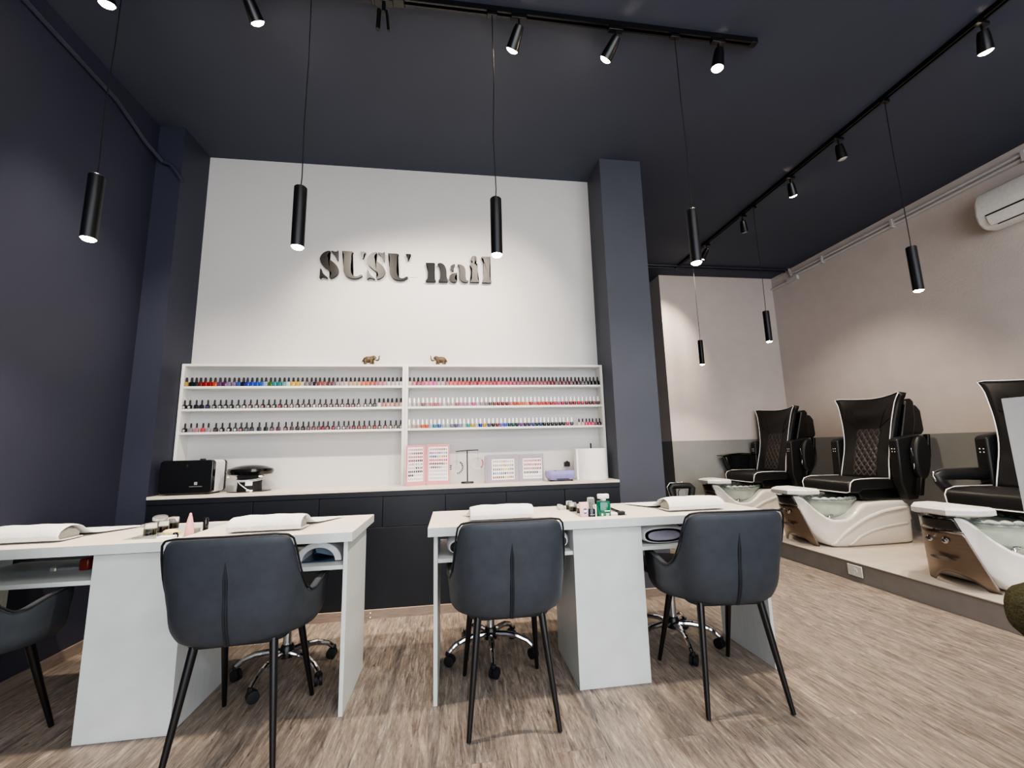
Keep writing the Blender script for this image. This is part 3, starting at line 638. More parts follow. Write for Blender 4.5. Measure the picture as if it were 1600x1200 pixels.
# ------------------------------------------------------------------ manicure tables
TW, TD, TZ = 1.758, .528, .77
def table(x0, label, y0=2.052):
    t = thing('manicure_table', label, 'table', (x0, y0, 0), 0, 'white manicure tables')
    h0, h1, v0, v1 = .762, 1.012, .088, .462       # well in the top
    tp = B()
    tp.box(0, h0, 0, TD, TZ - .04, TZ); tp.box(h1, TW, 0, TD, TZ - .04, TZ); tp.box(h0, h1, 0, v0, TZ - .04, TZ); tp.box(h0, h1, v1, TD, TZ - .04, TZ)
    # one welded top with a rectangular well
    tp = B()
    xs_ = [0, h0, h1, TW]; ys_ = [0, v0, v1, TD]
    for z, up in ((TZ, 1), (TZ - .04, 0)):
        for i in range(3):
            for j in range(3):
                if i == 1 and j == 1: continue
                tp.quad((xs_[i], ys_[j], z), (xs_[i+1], ys_[j], z), (xs_[i+1], ys_[j+1], z), (xs_[i], ys_[j+1], z), 0 if up else 1)
    P = [(0, 0), (TW, 0), (TW, TD), (0, TD)]
    for k in range(4):
        a, b = P[k], P[(k + 1) % 4]
        tp.quad((*a, TZ - .04), (*b, TZ - .04), (*b, TZ), (*a, TZ), 1)
    P = [(h0, v0), (h1, v0), (h1, v1), (h0, v1)]
    for k in range(4):
        a, b = P[k], P[(k + 1) % 4]
        tp.quad((*a, TZ - .04), (*b, TZ - .04), (*b, TZ), (*a, TZ), 1)
    tp.build('tabletop', [M['table_top_lit'], M['table']], t, smooth=0)
    B().box(h0 - .01, h1 + .01, v0 - .01, v1 + .01, TZ - .047, TZ - .0405).build('tray_floor', M['tray'], t, smooth=0)
    for xa in (.026, TW - .044):
        B().box(xa, xa + .018, .034, .452, 0, TZ - .0405).build('end_panel', M['table'], t, bevel=.001)
    B().box(.701, 1.056, .034, .45, 0, TZ - .048).build('pedestal', M['table'], t, bevel=.001)
    for a, b in ((.0445, .7005), (1.0565, TW - .0445)):
        B().box(a, b, .045, .49, .602, .62).build('shelf', M['table'], t, bevel=.001)
    return t
TX1, TX2, TY = -.12, -2.217 + 0.004, 2.052
table(TX1, 'white manicure table on the right with green bottle in its tray')
table(TX2, 'white manicure table on the left with pink cone bottle in its tray')

# armrest towels
def hand_towel(x, label, tail_side, L=.325, tail=.36, rot=0.0, dx=0.0):
    t = thing('hand_towel', label, 'towel', (x, 2.152, TZ), rot, 'white towels on the manicure tables')
    sec = [(tail, .004), (.22, .005), (.172, .010), (.150, .030), (.125, .052), (.095, .063), (.06, .066), (.03, .060), (.008, .046), (.000, .026), (.006, .008), (.03, .003), (.14, .003)]
    n = 14
    def fn(u, v):
        k = u * (len(sec) - 1); i = min(int(k), len(sec) - 2); q = k - i
        y = sec[i][0] * (1 - q) + sec[i+1][0] * q; z = sec[i][1] * (1 - q) + sec[i+1][1] * q
        xx = -L / 2 + L * v
        e = min(1, min(v, 1 - v) * 6)
        if y > .14: xx += tail_side * .10 * (y - .14) / .2
        if .02 < z: z = z * (.90 + .10 * e) + .0015 * math.sin(17 * v + 5 * y * 9)
        return (xx, y, z + .0035)
    o = B().grid(fn, 44, n).build('towel', M['towel'], t, smooth=3, solid=.006, soff=0, sub=1)
    cs = [(y, z) for y, z in ((.014, .008), (.012, .024), (.02, .040), (.04, .050), (.07, .054), (.105, .047), (.130, .028), (.128, .008))]
    B().prism(cs, 'x', -L / 2 + .015, L / 2 - .015).build('armrest_cushion', M['cushion'], t, bevel=.006)
hand_towel(-.872, 'rolled white towel behind the left chair, with flat sheet trailing right', 1)
hand_towel(-1.875, 'rolled white towel cut off by the left picture edge', 1, L=.34)
hand_towel(.242, 'rolled white towel behind the middle chair on the right table', -1, tail=.22)
hand_towel(1.292, 'rolled white towel above the right-hand chair on the right table', -1)

# ------------------------------------------------------------------ tray contents
M['clearp'] = mat('clear_plastic', '#eef0ee', .06, trans=.85, ior=1.25, var=.02)
M['frost'] = mat('frosted_jar', '#cfcdc6', .35, trans=.25)
TF = TZ - .0405
def jar(x, y, r, h, label, lid=None, band=M['plastic_k'], group='little jars in the table trays', z=TF):
    t = thing('cosmetic_jar', label, 'jar', (x, y, z), 0, group)
    B().lathe([(r * .9, 0), (r, .003), (r, h * .45), (r * .95, h * .5)], n=18).build('jar_body', M['frost'], t)
    B().lathe([(r * 1.03, h * .45), (r * 1.03, h * .72)], n=18).build('black_band', band, t)
    B().lathe([(r * .98, h * .72), (r, h * .96), (r * .9, h), (.001, h)], n=18).build('clear_lid', M['clearp'], t)
    return t
def lid(x, y, z, r, label, tilt=(.6, 0, 0)):
    o = B().lathe([(.001, 0), (r, .0), (r, .010), (r * .92, .012), (r * .86, .004), (.001, .004)], n=20).build('jar_lid', M['clearp'])
    o.location = (x, y, z); o.rotation_euler = tilt
    tag(o, label, 'lid', 'loose jar lids')
# left tray (x -1.455..-1.205)
jar(-1.398, 2.235, .025, .095, 'left-table jar nearest the front, black banded with clear lid')
jar(-1.394, 2.315, .023, .092, 'left-table middle jar of three, black banded')
jar(-1.398, 2.395, .025, .098, 'left-table jar farthest back of three, black banded')
lid(-1.58, 2.50, TZ + .001, .028, 'clear jar lid lying on the left table beside the tray', (.0, .0, 0))
lid(-1.40, 2.30, TF + .102, .030, 'clear jar lid tipped on top of the left tray jars', (.25, .15, 0))
jar(-1.352, 2.172, .022, .048, 'short frosted jar at the front of the left tray', band=M['frost'])
jar(-1.402, 2.166, .021, .045, 'short frosted jar at the front left corner of the left tray', band=M['frost'])
M['sponge'] = mat('yellow_sponge', '#e3cf8e', .95, bump=.6, bscale=250)
o = B().ball((0, 0, .0), (.036, .024, .017)).build('sponge', M['sponge'], smooth=3); o.location = (-1.318, 2.255, TF + .044); o.rotation_euler = (0, .15, .3)
tag(o, 'pale yellow oval sponge in the left tray', 'sponge')
o = B().box(-.045, .045, -.035, .035, 0, .026).build('cotton_box', M['paper'], bevel=.004); o.location = (-1.315, 2.255, TF)
tag(o, 'low white box under the yellow sponge in the left tray', 'box')
t = thing('dotted_box', 'small cream box with dark dots at the front of the left tray', 'box', (-1.285, 2.165, TF))
B().box(-.032, .032, -.02, .02, 0, .045).build('carton', M['paper'], t, bevel=.002)
db = B()
for k in range(4): db.box(-.022 + k * .013, -.015 + k * .013, -.0206, -.02, .026, .034)
db.build('dot_print', M['slot'], t, smooth=0)
M['pinkp'] = mat('pink_plastic', '#dfa3a0', .4)
t = thing('cone_bottle', 'pink pointed squeeze bottle standing in the left tray', 'bottle', (-1.186 - .035, 2.215, TF))
B().lathe([(.019, 0), (.020, .003), (.020, .03), (.017, .07), (.011, .105), (.007, .122)], n=18).build('bottle_body', M['pinkp'], t)
B().lathe([(.006, .122), (.005, .132), (.002, .136)], n=12).build('nozzle', M['pinkp'], t)
for x, y, h, r, lab in ((-1.265, 2.26, .058, .011, 'tiny white dropper bottle left of the pink cone bottle'), (-1.285, 2.30, .05, .013, 'tiny white bottle behind the yellow sponge')):
    t = thing('small_bottle', lab, 'bottle', (x, y, TF))
    B().lathe([(r, 0), (r, h * .6), (r * .6, h * .72)], n=14).build('bottle_body', M['plastic_w'], t); B().lathe([(r * .5, h * .72), (r * .45, h)], n=12).build('cap', M['plastic_w'], t)
o = B().lathe([(.012, 0), (.012, .04), (.009, .05), (.001, .052)], n=14).build('black_cap', M['plastic_k']); o.location = (-1.278, 2.215, TF); tag(o, 'round black cap beside the yellow sponge', 'cap')
t = thing('nail_brush', 'upright black brush at the right side of the left tray', 'brush', (-1.228, 2.36, TF))
B().lathe([(.011, 0), (.012, .05), (.012, .085), (.009, .09)], n=12).build('handle', M['plastic_k'], t); B().lathe([(.009, .09), (.009, .092), (.001, .093)], n=12).build('tip', M['rubber'], t)
o = B().box(-.02, .02, -.015, .015, 0, .055).build('buffer_block', M['cushion'], bevel=.002); o.location = (-1.245, 2.30, TF); tag(o, 'small grey and white buffing block behind the pink cone bottle', 'buffer')
# right tray (x .642...892)
jar(.690, 2.30, .022, .085, 'right-table jar nearest the pink tube, black banded with clear lid')
jar(.668, 2.375, .021, .085, 'right-table middle jar of three, black banded')
jar(.652 + .014, 2.445, .019, .085, 'right-table jar farthest from the pink tube, black banded')
lid(.612, 2.44, TZ + .006, .026, 'clear jar lid tipped against the right tray jars', (.5, .35, 0))
M['pinkt'] = mat('pink_tube', '#dfb3b3', .4); M['emb'] = mat('blue_emblem', '#3c5080', .4)
t = thing('cream_tube', 'pink cream tube with round blue emblem in the right tray', 'tube', (.668, 2.168, TF))
rr = lambda hx, hy, z: [(x, y, z) for x, y in rrect(hx, hy, min(hx, hy) * .95, 3)]
B().rings([rr(.018, .014, .0), rr(.021, .014, .03), rr(.023, .009, .08), rr(.025, .003, .112)]).build('tube_body', M['pinkt'], t)
eb = B().rings([[(.003 + .011 * math.cos(a), y, .068 + .014 * math.sin(a)) for a in [2 * PI * i / 20 for i in range(20)]] for y in (-.0128, -.0122)])
eb.build('emblem', M['emb'], t, smooth=0)
tb = B(); tb.box(-.006, .012, -.0136, -.0129, .062, .073); tb.build('emblem_bar', M['paper'], t, smooth=0)
ln = B()
for k in range(3): ln.box(-.012, .004 + k * .004, -.0152, -.0145, .022 + k * .007, .025 + k * .007)
ln.build('print_line', M['pinkp'], t, smooth=0)
M['navyb'] = mat('dark_blue_bottle', '#16232f', .2, coat=.4)
t = thing('serum_bottle', 'dark blue bottle with clear cap between pink tube and green bottle', 'bottle', (.710, 2.178, TF))
B().rings([rr(.0195, .016, 0), rr(.0205, .017, .004), rr(.0205, .017, .070), rr(.019, .015, .076)]).build('bottle_body', M['navyb'], t)
B().lathe([(.010, .076), (.009, .108), (.004, .11)], n=12).build('pump', M['plastic_k'], t)
B().rings([rr(.0195, .016, .0765), rr(.0195, .016, .128), rr(.016, .013, .132)]).build('clear_cap', M['clearp'], t)
tb = B(); tb.box(-.012, .010, -.0178, -.0172, .045, .050); tb.box(-.012, .006, -.0178, -.0172, .034, .037); tb.build('print_line', M['logo'], t, smooth=0)
M['green'] = mat('green_gel', '#136049', .15, coat=.4, trans=.15)
t = thing('sanitiser_bottle', 'green bottle with white flip cap in the right tray', 'bottle', (.772, 2.162, TF))
R_ = [rr(.034, .02, 0), rr(.037, .022, .004), rr(.037, .022, .102), rr(.033, .018, .113), rr(.014, .012, .117)]
B().rings(R_).build('bottle_body', M['green'], t)
B().lathe([(.014, .117), (.014, .127)], n=14).build('neck', M['plastic_w'], t)
B().rings([rr(.030, .018, .1275), rr(.031, .019, .130), rr(.031, .019, .146), rr(.029, .017, .149)]).build('flip_cap', M['plastic_w'], t)
tb = B(); tb.box(-.002, .026, -.0228, -.0221, .064, .068); tb.box(.004, .022, -.0228, -.0221, .050, .053); tb.box(.004, .020, -.0228, -.0221, .043, .046)
tb.box(-.020, -.012, -.0228, -.0221, .044, .054)
tb.build('print_line', M['wpipe'], t, smooth=0)
o = B().box(-.02, .02, -.02, .02, 0, .052).build('cotton_box', M['paper'], bevel=.003); o.location = (.826, 2.178, TF); tag(o, 'small white box right of the green bottle', 'box')
t = thing('nail_brush', 'black brush with flat head lying at the right of the green bottle', 'brush', (.858, 2.178, TF))
B().tube([(-.05, .03, .075), (-.02, .01, .062), (.005, 0, .052)], .007, 8).build('handle', M['plastic_k'], t)
B().box(-.012, .032, -.015, .015, 0, .056).build('brush_head', M['rubber'], t, bevel=.004)
o = B().lathe([(.010, 0), (.010, .045), (.007, .055), (.001, .057)], n=12).build('black_cap', M['plastic_k']); o.location = (.736, 2.245, TF); tag(o, 'round black cap between the blue and green bottles', 'cap')

# ------------------------------------------------------------------ nail lamps on the under-shelves
ZSH = .6205
M['uvin'] = mat('blue_lamp_inside', '#23344c', .3, coat=.3)
t = thing('nail_lamp', 'white half-round nail lamp on the left table shelf', 'nail lamp', (-.632, 2.26, ZSH), 0)
arch = lambda r, k, n=16: [(r * math.cos(PI * i / n), .004 + r * k * math.sin(PI * i / n)) for i in range(n + 1)]
ao, ai = arch(.105, .82), arch(.074, .82)
shell = B().rings([[(x, y, z) for x, z in ao] + [(x, y, z) for x, z in reversed(ai)] for y in (-.09, .09)], True, True)
shell.build('shell', M['plastic_w'], t, bevel=.004)
B().box(-.074, .074, -.085, .09, 0, .006).build('floor_plate', M['uvin'], t)
B().prism(ai, 'y', .06, .088).build('rear_wall', M['uvin'], t)
B().prism(arch(.072, .80, 12)[:9] + [(-.03, .03)], 'y', -.02, .055).build('reflector', sw('8fa0b4'), t)
M['lampin'] = mat('grey_lilac_lamp_inside', '#9796a6', .4)
def hooded_lamp(x, label):
    t = thing('nail_lamp', label, 'nail lamp', (x, 2.22, ZSH), 0, 'white hooded nail lamps under the right table')
    def ring(hx, z0, z1, y, n=28):
        out = []
        for i in range(n):
            a = 2 * PI * i / n; c, s = math.cos(a), math.sin(a)
            px_ = hx * (abs(c) ** .8) * (1 if c >= 0 else -1)
            zz = (z0 + z1) / 2 + (z1 - z0) / 2 * (abs(s) ** .75) * (1 if s >= 0 else -1)
            out.append((px_, y, zz))
        return out
    B().rings([ring(.110, .006, .084, -.095), ring(.119, .002, .094, -.075), ring(.123, .001, .1, -.02), ring(.12, .001, .098, .05), ring(.10, .004, .08, .10), ring(.06, .02, .06, .118)]).build('hood', M['plastic_w'], t)
    B().rings([ring(.104, .011, .077, -.0955), ring(.104, .011, .077, -.100), ring(.088, .018, .068, -.100), ring(.088, .018, .068, -.0955)], caps=False).build('black_rim', M['plastic_k'], t)
    B().rings([ring(.089, .018, .068, -.0955), ring(.084, .02, .066, -.097)]).build('opening', M['lampin'], t)
hooded_lamp(.086, 'white hooded nail lamp at the left behind the middle chair')
hooded_lamp(.452, 'white hooded nail lamp against the pedestal behind the middle chair')
hooded_lamp(1.075, 'white hooded nail lamp between the pedestal and right-hand chair')
def cable(pts, label):
    o = B().tube(pts, .003, 6).build('power_cable', M['cord']); tag(o, label, 'cable', 'cables under the tables')
cable([(-.745, 2.30, ZSH + .055), (-.76, 2.24, ZSH + .07), (-.80, 2.2, ZSH + .05), (-.86, 2.2, ZSH + .0035), (-.95, 2.25, ZSH + .0035)], 'black cable leading left from the half-round nail lamp')
cable([(1.20, 2.25, ZSH + .05), (1.23, 2.2, ZSH + .075), (1.27, 2.2, ZSH + .08), (1.33, 2.22, ZSH + .04), (1.38, 2.24, ZSH + .0035), (1.45, 2.26, ZSH + .0035)], 'black cable beside the hooded lamp nearest the right-hand chair')
M['redp'] = mat('dark_red_plastic', '#6a241c', .35)
o = B().box(-.02, .02, -.03, .03, 0, .05).build('polish_box', M['redp'], bevel=.006); o.location = (-1.690, 2.31, ZSH); tag(o, 'dark red item on the left table shelf against the pedestal', 'box')
o = B().rings([[(x, y, z) for x, y in rrect(.06, .035, .01, 3)] for z in (0, .012)]).build('plastic_bag', M['clearp']); o.location = (-1.79, 2.34, ZSH); tag(o, 'clear flat plastic packet on the left table shelf', 'packet')

# ------------------------------------------------------------------ tub chairs
ST = [(0, (0, -.288, .833), (0, -.208, .424)), (.16, (.09, -.287, .834), (.062, -.207, .425)), (.32, (.165, -.279, .833), (.118, -.198, .427)), (.42, (.203, -.266, .826), (.152, -.186, .430)),
      (.475, (.219, -.252, .808), (.170, -.172, .431)), (.52, (.227, -.234, .765), (.184, -.156, .431)), (.57, (.234, -.202, .69), (.198, -.134, .429)), (.62, (.243, -.155, .615), (.210, -.100, .426)), (.67, (.252, -.108, .578), (.219, -.060, .421)),
      (.73, (.260, -.05, .570), (.225, -.015, .414)), (.82, (.266, .03, .586), (.228, .05, .404)), (.92, (.264, .12, .593), (.224, .13, .396)), (1, (.258, .20, .592), (.216, .19, .391))]
def st(s):
    a = abs(s); sg_ = 1 if s >= 0 else -1
    for i in range(len(ST) - 1):
        if a <= ST[i+1][0] + 1e-9:
            q = (a - ST[i][0]) / (ST[i+1][0] - ST[i][0]); q = max(0, min(1, q))
            f = lambda j: [ST[i][j][k] * (1 - q) + ST[i+1][j][k] * q for k in range(3)]
            T, Bm = f(1), f(2); T[0] *= sg_; Bm[0] *= sg_
            return Vector(T), Vector(Bm)
def shell_pt(u, v):
    s = -1 + 2 * u
    T, Bm = st(s)
    w = v
    p = Bm.lerp(T, w)
    bul = (math.sin(PI * min(1, w)) * .012 + math.sin(PI * min(1, w * 2.2)) * .012 * (w < .4545))
    d = Vector((p.x * .9, (p.y - .02) * .9, 0))
    if d.length > 1e-6: d.normalize()
    p += d * bul
    return tuple(p)
US = sorted(set([(-k[0] + 1) / 2 for k in ST] + [(k[0] + 1) / 2 for k in ST] + [(1 + s * .245) / 2 for s in (-1, 1)] + [(1 + s * x) / 2 for s in (-1, 1) for x in (.70, .775, .87, .96, .545, .595, .645)]))
def make_chair():
    t = thing('tub_chair', 'x', 'chair', (0, 0, 0), 0, 'charcoal tub chairs at the manicure tables')
    VS = [0, .08, .2, .35, .5, .65, .8, .92, 1]
    vs = [shell_pt(u, v) for v in VS for u in US]; n = len(US)
    fs = [(j * n + i, j * n + i + 1, (j + 1) * n + i + 1, (j + 1) * n + i) for j in range(len(VS) - 1) for i in range(n - 1)]
    B().add(vs, fs).build('backrest_shell', M['leather'], t, smooth=3, solid=.036, soff=-1, sub=1, fix=True)
    # seat
    o = rrect(.180, .190, .07, 5)
    B().rings([[(x * s, y * s + .015, z) for x, y in o] for s, z in ((.85, .412), (.97, .416), (1.0, .44), (.98, .468), (.86, .482), (.5, .488))]).build('seat', M['leather_in'], t, smooth=3)
    top = [Vector(shell_pt((1 + s) / 2, 1)) + Vector((0, 0, .002)) for s in [-1 + 2 * i / 80 for i in range(81)]]
    off = []
    for p in top:
        d = Vector((p.x, p.y - .02, 0)).normalized(); off.append(tuple(p + d * .002))
    B().tube(off, .0042, 6).build('piping', M['piping'], t, smooth=3)
    def seam(u, v):
        vv = .02 + .76 * v; q = shell_pt(.5, vv); k = 1 if v < .8 else max(.05, (1 - v) / .2)
        xs5 = (-.009, -.0065, -.004, -.0012, 0, .0012, .004, .0065, .009); ys5 = (.002, -.003, -.0048, -.003, .001, -.003, -.0048, -.003, .002)
        i = min(8, int(u * 8 + .5))
        return (xs5[i] * k, q[1] + ys5[i] * k - .0005, q[2])
    B().grid(seam, 8, 18).build('back_seam', M['seam'], t, smooth=3)
    for sx in (-1, 1):
        for (xa, ya, za), (xb, yb) in (((.135, -.145, .445), (.182, -.228)), ((.150, .125, .43), (.186, .268))):
            a = Vector((sx * xa, ya, za)); b = Vector((sx * xb, yb, .004))
            B().tube([tuple(a), tuple(a.lerp(b, .5)), tuple(b)], [.0165, .0135, .0095], 12).build('leg', M['blackm'], t, smooth=1.0)
    for ch in t.children:
        pass
    return t
ch = make_chair()
ch.location = (.236, 2.05, 0); ch['label'] = 'charcoal tub chair square-on before the left half of the right table'
dup(ch, (1.237, 1.995, 0), math.radians(-5), 'charcoal tub chair turned slightly right, before the right table end')
dup(ch, (-.838, 2.005, 0), math.radians(3), 'charcoal tub chair nearest, before the left table\'s right half')
dup(ch, (-1.865, 1.955, 0), math.radians(6), 'charcoal tub chair cut off by the left picture edge')

# ------------------------------------------------------------------ stools
def make_stool(label, loc, a0):
    t = thing('technician_stool', label, 'stool', (*loc, 0), math.radians(a0), 'chromed technician stools behind the tables')
    B().lathe([(.020, .085), (.034, .09), (.034, .135), (.026, .15), (.022, .152)], n=18).build('hub', M['blackm'], t)
    B().lathe([(.022, .15), (.022, .30)], n=16).build('outer_column', M['chrome'], t); B().lathe([(.015, .30), (.015, .395)], n=16).build('inner_column', M['chrome'], t)
    B().lathe([(.05, .395), (.155, .405), (.165, .42), (.165, .445), (.15, .46), (.05, .468), (.002, .469)], n=28).build('seat', M['leather_in'], t)
    for k in range(5):
        a = 2 * PI * k / 5; c, s = math.cos(a), math.sin(a)
        P = lambda r, z: (r * c, r * s, z)
        lg_ = B().tube([P(.028, .115), P(.09, .118), (.15 * c, .15 * s, .112), P(.205, .092), P(.24, .062)], [.016, .0155, .0145, .013, .0115], 10).build('leg', M['chrome'], t)
        cs = B()
        cs.lathe([(.012, .050), (.014, .058), (.012, .068)], (.243 * c, .243 * s, 0), 10)
        ta = a + .9; ax = Vector((math.cos(ta), math.sin(ta), 0))
        ctr = Vector((.243 * c, .243 * s, .027)) + Vector((-ax.y, ax.x, 0)) * .010
        for w_ in (-1, 1):
            q = ctr + ax * (w_ * .011)
            cs.tube([tuple(q - ax * .008), tuple(q - ax * .007), tuple(q + ax * .007), tuple(q + ax * .008)], [.021, .0265, .0265, .021], 18)
        cs.box(ctr.x - .007, ctr.x + .007, ctr.y - .007, ctr.y + .007, .03, .052)
        cs.build('caster', M['rubber'], lg_)
    return t
make_stool('chromed five-star stool behind the middle chair', (.20, 2.50), -92)
make_stool('chromed five-star stool behind the nearest left chair', (-.86, 2.495), -107)
make_stool('chromed five-star stool behind the right-hand chair', (1.245, 2.43), -97)
# ------------------------------------------------------------------ pedicure chairs
def cat(xs, ys, x):
    """smooth interpolation through (xs, ys)"""
    n = len(xs)
    if x <= xs[0]: return ys[0]
    if x >= xs[-1]: return ys[-1]
    i = max(k for k in range(n - 1) if xs[k] <= x)
    q = (x - xs[i]) / (xs[i+1] - xs[i])
    def sl(k):
        if k == 0 or k == n - 1: return 0
        a = (ys[k] - ys[k-1]) / (xs[k] - xs[k-1]); b = (ys[k+1] - ys[k]) / (xs[k+1] - xs[k])
        return 0 if a * b <= 0 else 2 * a * b / (a + b)
    h = xs[i+1] - xs[i]
    return (2*q**3 - 3*q*q + 1) * ys[i] + (q**3 - 2*q*q + q) * h * sl(i) + (-2*q**3 + 3*q*q) * ys[i+1] + (q**3 - q*q) * h * sl(i+1)
X0 = 3.2
def W(x, y, z): return (x - X0, y, z - ZPL)
def wl(pts): return [W(*p) for p in pts]
def sideprism(mb, pts, y0, y1):
    return mb.prism([(x - X0, z - ZPL) for x, z in pts], 'y', y0, y1)
BX = [3.22, 3.25, 3.28, 3.31, 3.34, 3.38, 3.46, 3.56, 3.66, 3.78, 4.0, 4.2, 4.29, 4.35]
BZT = [.598, .60, .60, .585, .54, .47, .40, .405, .46, .545, .552, .548, .50, .38]
BZB = [.55, .47, .39, .32, .26, .215, .158, .1545, .1545, .1545, .1545, .1545, .1545, .165]
BWB = [.06, .080, .105, .128, .155, .205, .255, .275, .28, .28, .28, .275, .255, .21]
BWT = [.078, .088, .10, .12, .15, .20, .27, .305, .31, .31, .305, .295, .27, .22]
def make_pedi(label, yc, arm_left):
    t = thing('pedicure_chair', label, 'pedicure chair', (X0, yc, ZPL), 0, 'pedicure spa chairs on the platform')
    xs_ = [3.22, 3.235, 3.25, 3.265, 3.28, 3.295, 3.31, 3.325, 3.34, 3.36, 3.38, 3.42, 3.46, 3.51, 3.56, 3.61, 3.66, 3.72, 3.78, 3.88, 4.0, 4.1, 4.2, 4.25, 4.29, 4.32, 4.35]
    rings = []
    for x in xs_:
        zt, zb, wb, wt = [cat(BX, a, x) for a in (BZT, BZB, BWB, BWT)]
        h = zt - zb; r = min(.02, h * .2)
        half = [(wb * .93, zb), (wb, zb + r), (wb + (wt - wb) * .35, zb + h * .4), (wt, zt - h * .12), (wt + .004, zt - r), (wt - .008, zt), (wt - .03, zt - .004)]
        ring = [W(x, -y, z) for y, z in half] + [W(x, y, z) for y, z in reversed(half)]
        rings.append(ring)
    B().rings(rings).build('spa_base', M['pedi_w'], t, smooth=1.1)
    for s in (-1, 1):
        def side(pts, r):
            out = []
            for i in range(25):
                k = i / 24 * (len(pts) - 1); x = pts[0][0] + (pts[-1][0] - pts[0][0]) * i / 24
                z = cat([p[0] for p in pts], [p[1] for p in pts], x)
                zt, zb, wb, wt = [cat(BX, a, x) for a in (BZT, BZB, BWB, BWT)]
                f = (z - zb) / (zt - zb)
                y = wb + (wt - wb) * (.35 * f / .4 if f < .4 else .35 + .65 * min(1, (f - .4) / .48))
                out.append(W(x, s * (y + .001), z))
            return B().tube(out, [r * (.5 + .5 * min(1, 6 * min(i, 24 - i) / 24 + .15)) for i in range(25)], 8)
        side([(3.43, .175), (3.55, .29), (3.79, .41), (4.02, .468), (4.27, .485)], .017).build('side_arc', M['pedi_w'], t, smooth=3)
        side([(3.58, .175), (3.70, .245), (3.85, .295), (4.05, .328), (4.25, .34)], .011).build('side_arc', M['pedi_w'], t, smooth=3)
    # front chrome bow
    def bow(u, v, z0f, z1, off=0):
        uu = -1 + 2 * u; z = z0f(uu) + (z1 - z0f(uu)) * v
        f = (z - .15) / .45
        return W(3.305 - .13 * f + .05 * uu * uu - off, uu * (.200 - .095 * f), z)
    B().grid(lambda u, v: bow(u, v, lambda a: .157 + .085 * max(0, 1 - (a / .72) ** 2) ** .7, .515), 24, 12).build('chrome_front', M['chrome_b'], t, smooth=3, solid=.006, soff=0)
    B().grid(lambda u, v: bow(u, v, lambda a: .519, .606, .003), 16, 4).build('collar', M['plastic_k'], t, smooth=3, solid=.006, soff=0)
    for y in (-.045, .045):
        B().lathe([(.019, 0), (.019, .006), (.012, .012), (.012, .022), (.001, .023)], n=16).build('knob', M['chrome'], t).matrix_local = Matrix.Translation(W(3.207, y, .455)) @ Matrix.Rotation(-PI / 2, 4, 'Y')
    B().rings([[(p[0], p[1] * (1 if k else 1), p[2]) for p in [W(3.232 - .012 * k, .075 * math.cos(a), .335 + .012 * math.sin(a)) for a in [2 * PI * i / 20 for i in range(20)]]] for k in (0, 1)]).build('front_handle', M['chrome'], t)
    # taps on the flanks
    for s in (-1, 1):
        tp = B(); tp.lathe([(.014, 0), (.013, .018), (.010, .022)], W(3.475, s * .215, .408), 12); tp.tube([W(3.475, s * .215, .432), W(3.475, s * .235, .44), W(3.475, s * .255, .438)], .007, 8)
        tp.build('tap', M['chrome'], t)
    # bowl
    cx = 3.60
    gl = B(); gl.lathe([(.10, .375), (.175, .40), (.225, .445), (.250, .52), (.27, .548), (.285, .560), (.282, .568), (.262, .560), (.240, .53), (.215, .46), (.17, .415), (.05, .40), (.001, .398)], (cx - X0, 0, -ZPL), 44)
    gl.build('glass_bowl', M['glass'], t, smooth=1.2)
    cr = []
    for k in range(105):
        a = 2 * PI * k / 104; m_ = abs(math.cos(13 * a))
        cr.append((W(cx + .262 * math.cos(a), .262 * math.sin(a), .572 + .004 * m_), .019 + .012 * m_))
    B().tube([c[0] for c in cr], [c[1] for c in cr], 8, caps=False, flat=(1, .75)).build('crystal_rim', M['crystal'], t, smooth=3)
    cr = B(); cr.ball(W(3.40, 0, .575), (.07, .12, .04), 14, 6); cr.tube([W(3.36, 0, .56), W(3.36, 0, .63), W(3.40, 0, .645), W(3.45, 0, .62)], .014, 8)
    cr.build('spout', M['crystal'], t, smooth=3)
    # foot rest plate
    o = [(3.165, .105), (3.165, -.105), (3.29, -.195), (3.42, -.20), (3.44, -.17), (3.44, .17), (3.42, .20), (3.29, .195)]
    ctr = (3.33, 0)
    fr = B().rings([[W(ctr[0] + (x - ctr[0]) * s, y * s, z) for x, y in o] for s, z in ((.90, .618), (1, .628), (1, .656), (.93, .671), (.5, .674))])
    fr.build('foot_rest', M['white_pl'], t, smooth=.35)
    B().box(.03, .11, -.05, .05, .60 - ZPL, .620 - ZPL).build('foot_rest_neck', M['plastic_k'], t, bevel=.006)
    # seat
    sideprism(B(), [(3.675, .63), (3.672, .70), (3.69, .735), (3.74, .752), (3.9, .757), (4.10, .748), (4.18, .74), (4.18, .655), (3.83, .652), (3.78, .625)], -.264, .264).build('seat', M['pedi_k'], t, bevel=.016, seg=3)
    P = [W(4.12, -.266, .752), W(3.95, -.266, .757), W(3.80, -.266, .755), W(3.735, -.266, .748), W(3.70, -.267, .725), W(3.683, -.267, .68), W(3.680, -.262, .640), W(3.676, -.23, .630), W(3.672, 0, .630), W(3.676, .23, .630), W(3.680, .262, .640), W(3.678, .267, .70), W(3.70, .267, .735), W(3.78, .266, .755), W(4.12, .266, .752)]
    B().tube(P, .0044, 6).build('seat_piping', M['wpipe'], t, smooth=3)
    sideprism(B(), [(3.80, .652), (3.84, .56), (3.92, .553), (4.30, .553), (4.34, .62), (4.30, .70), (4.18, .66)], -.225, .225).build('seat_box', M['pedi_kk'], t, bevel=.012)
    # back
    ZV = [.735, .90, 1.05, 1.25, 1.40, 1.50, 1.578]
    HV = [.2525, .242, .238, .256, .284, .308, .345]
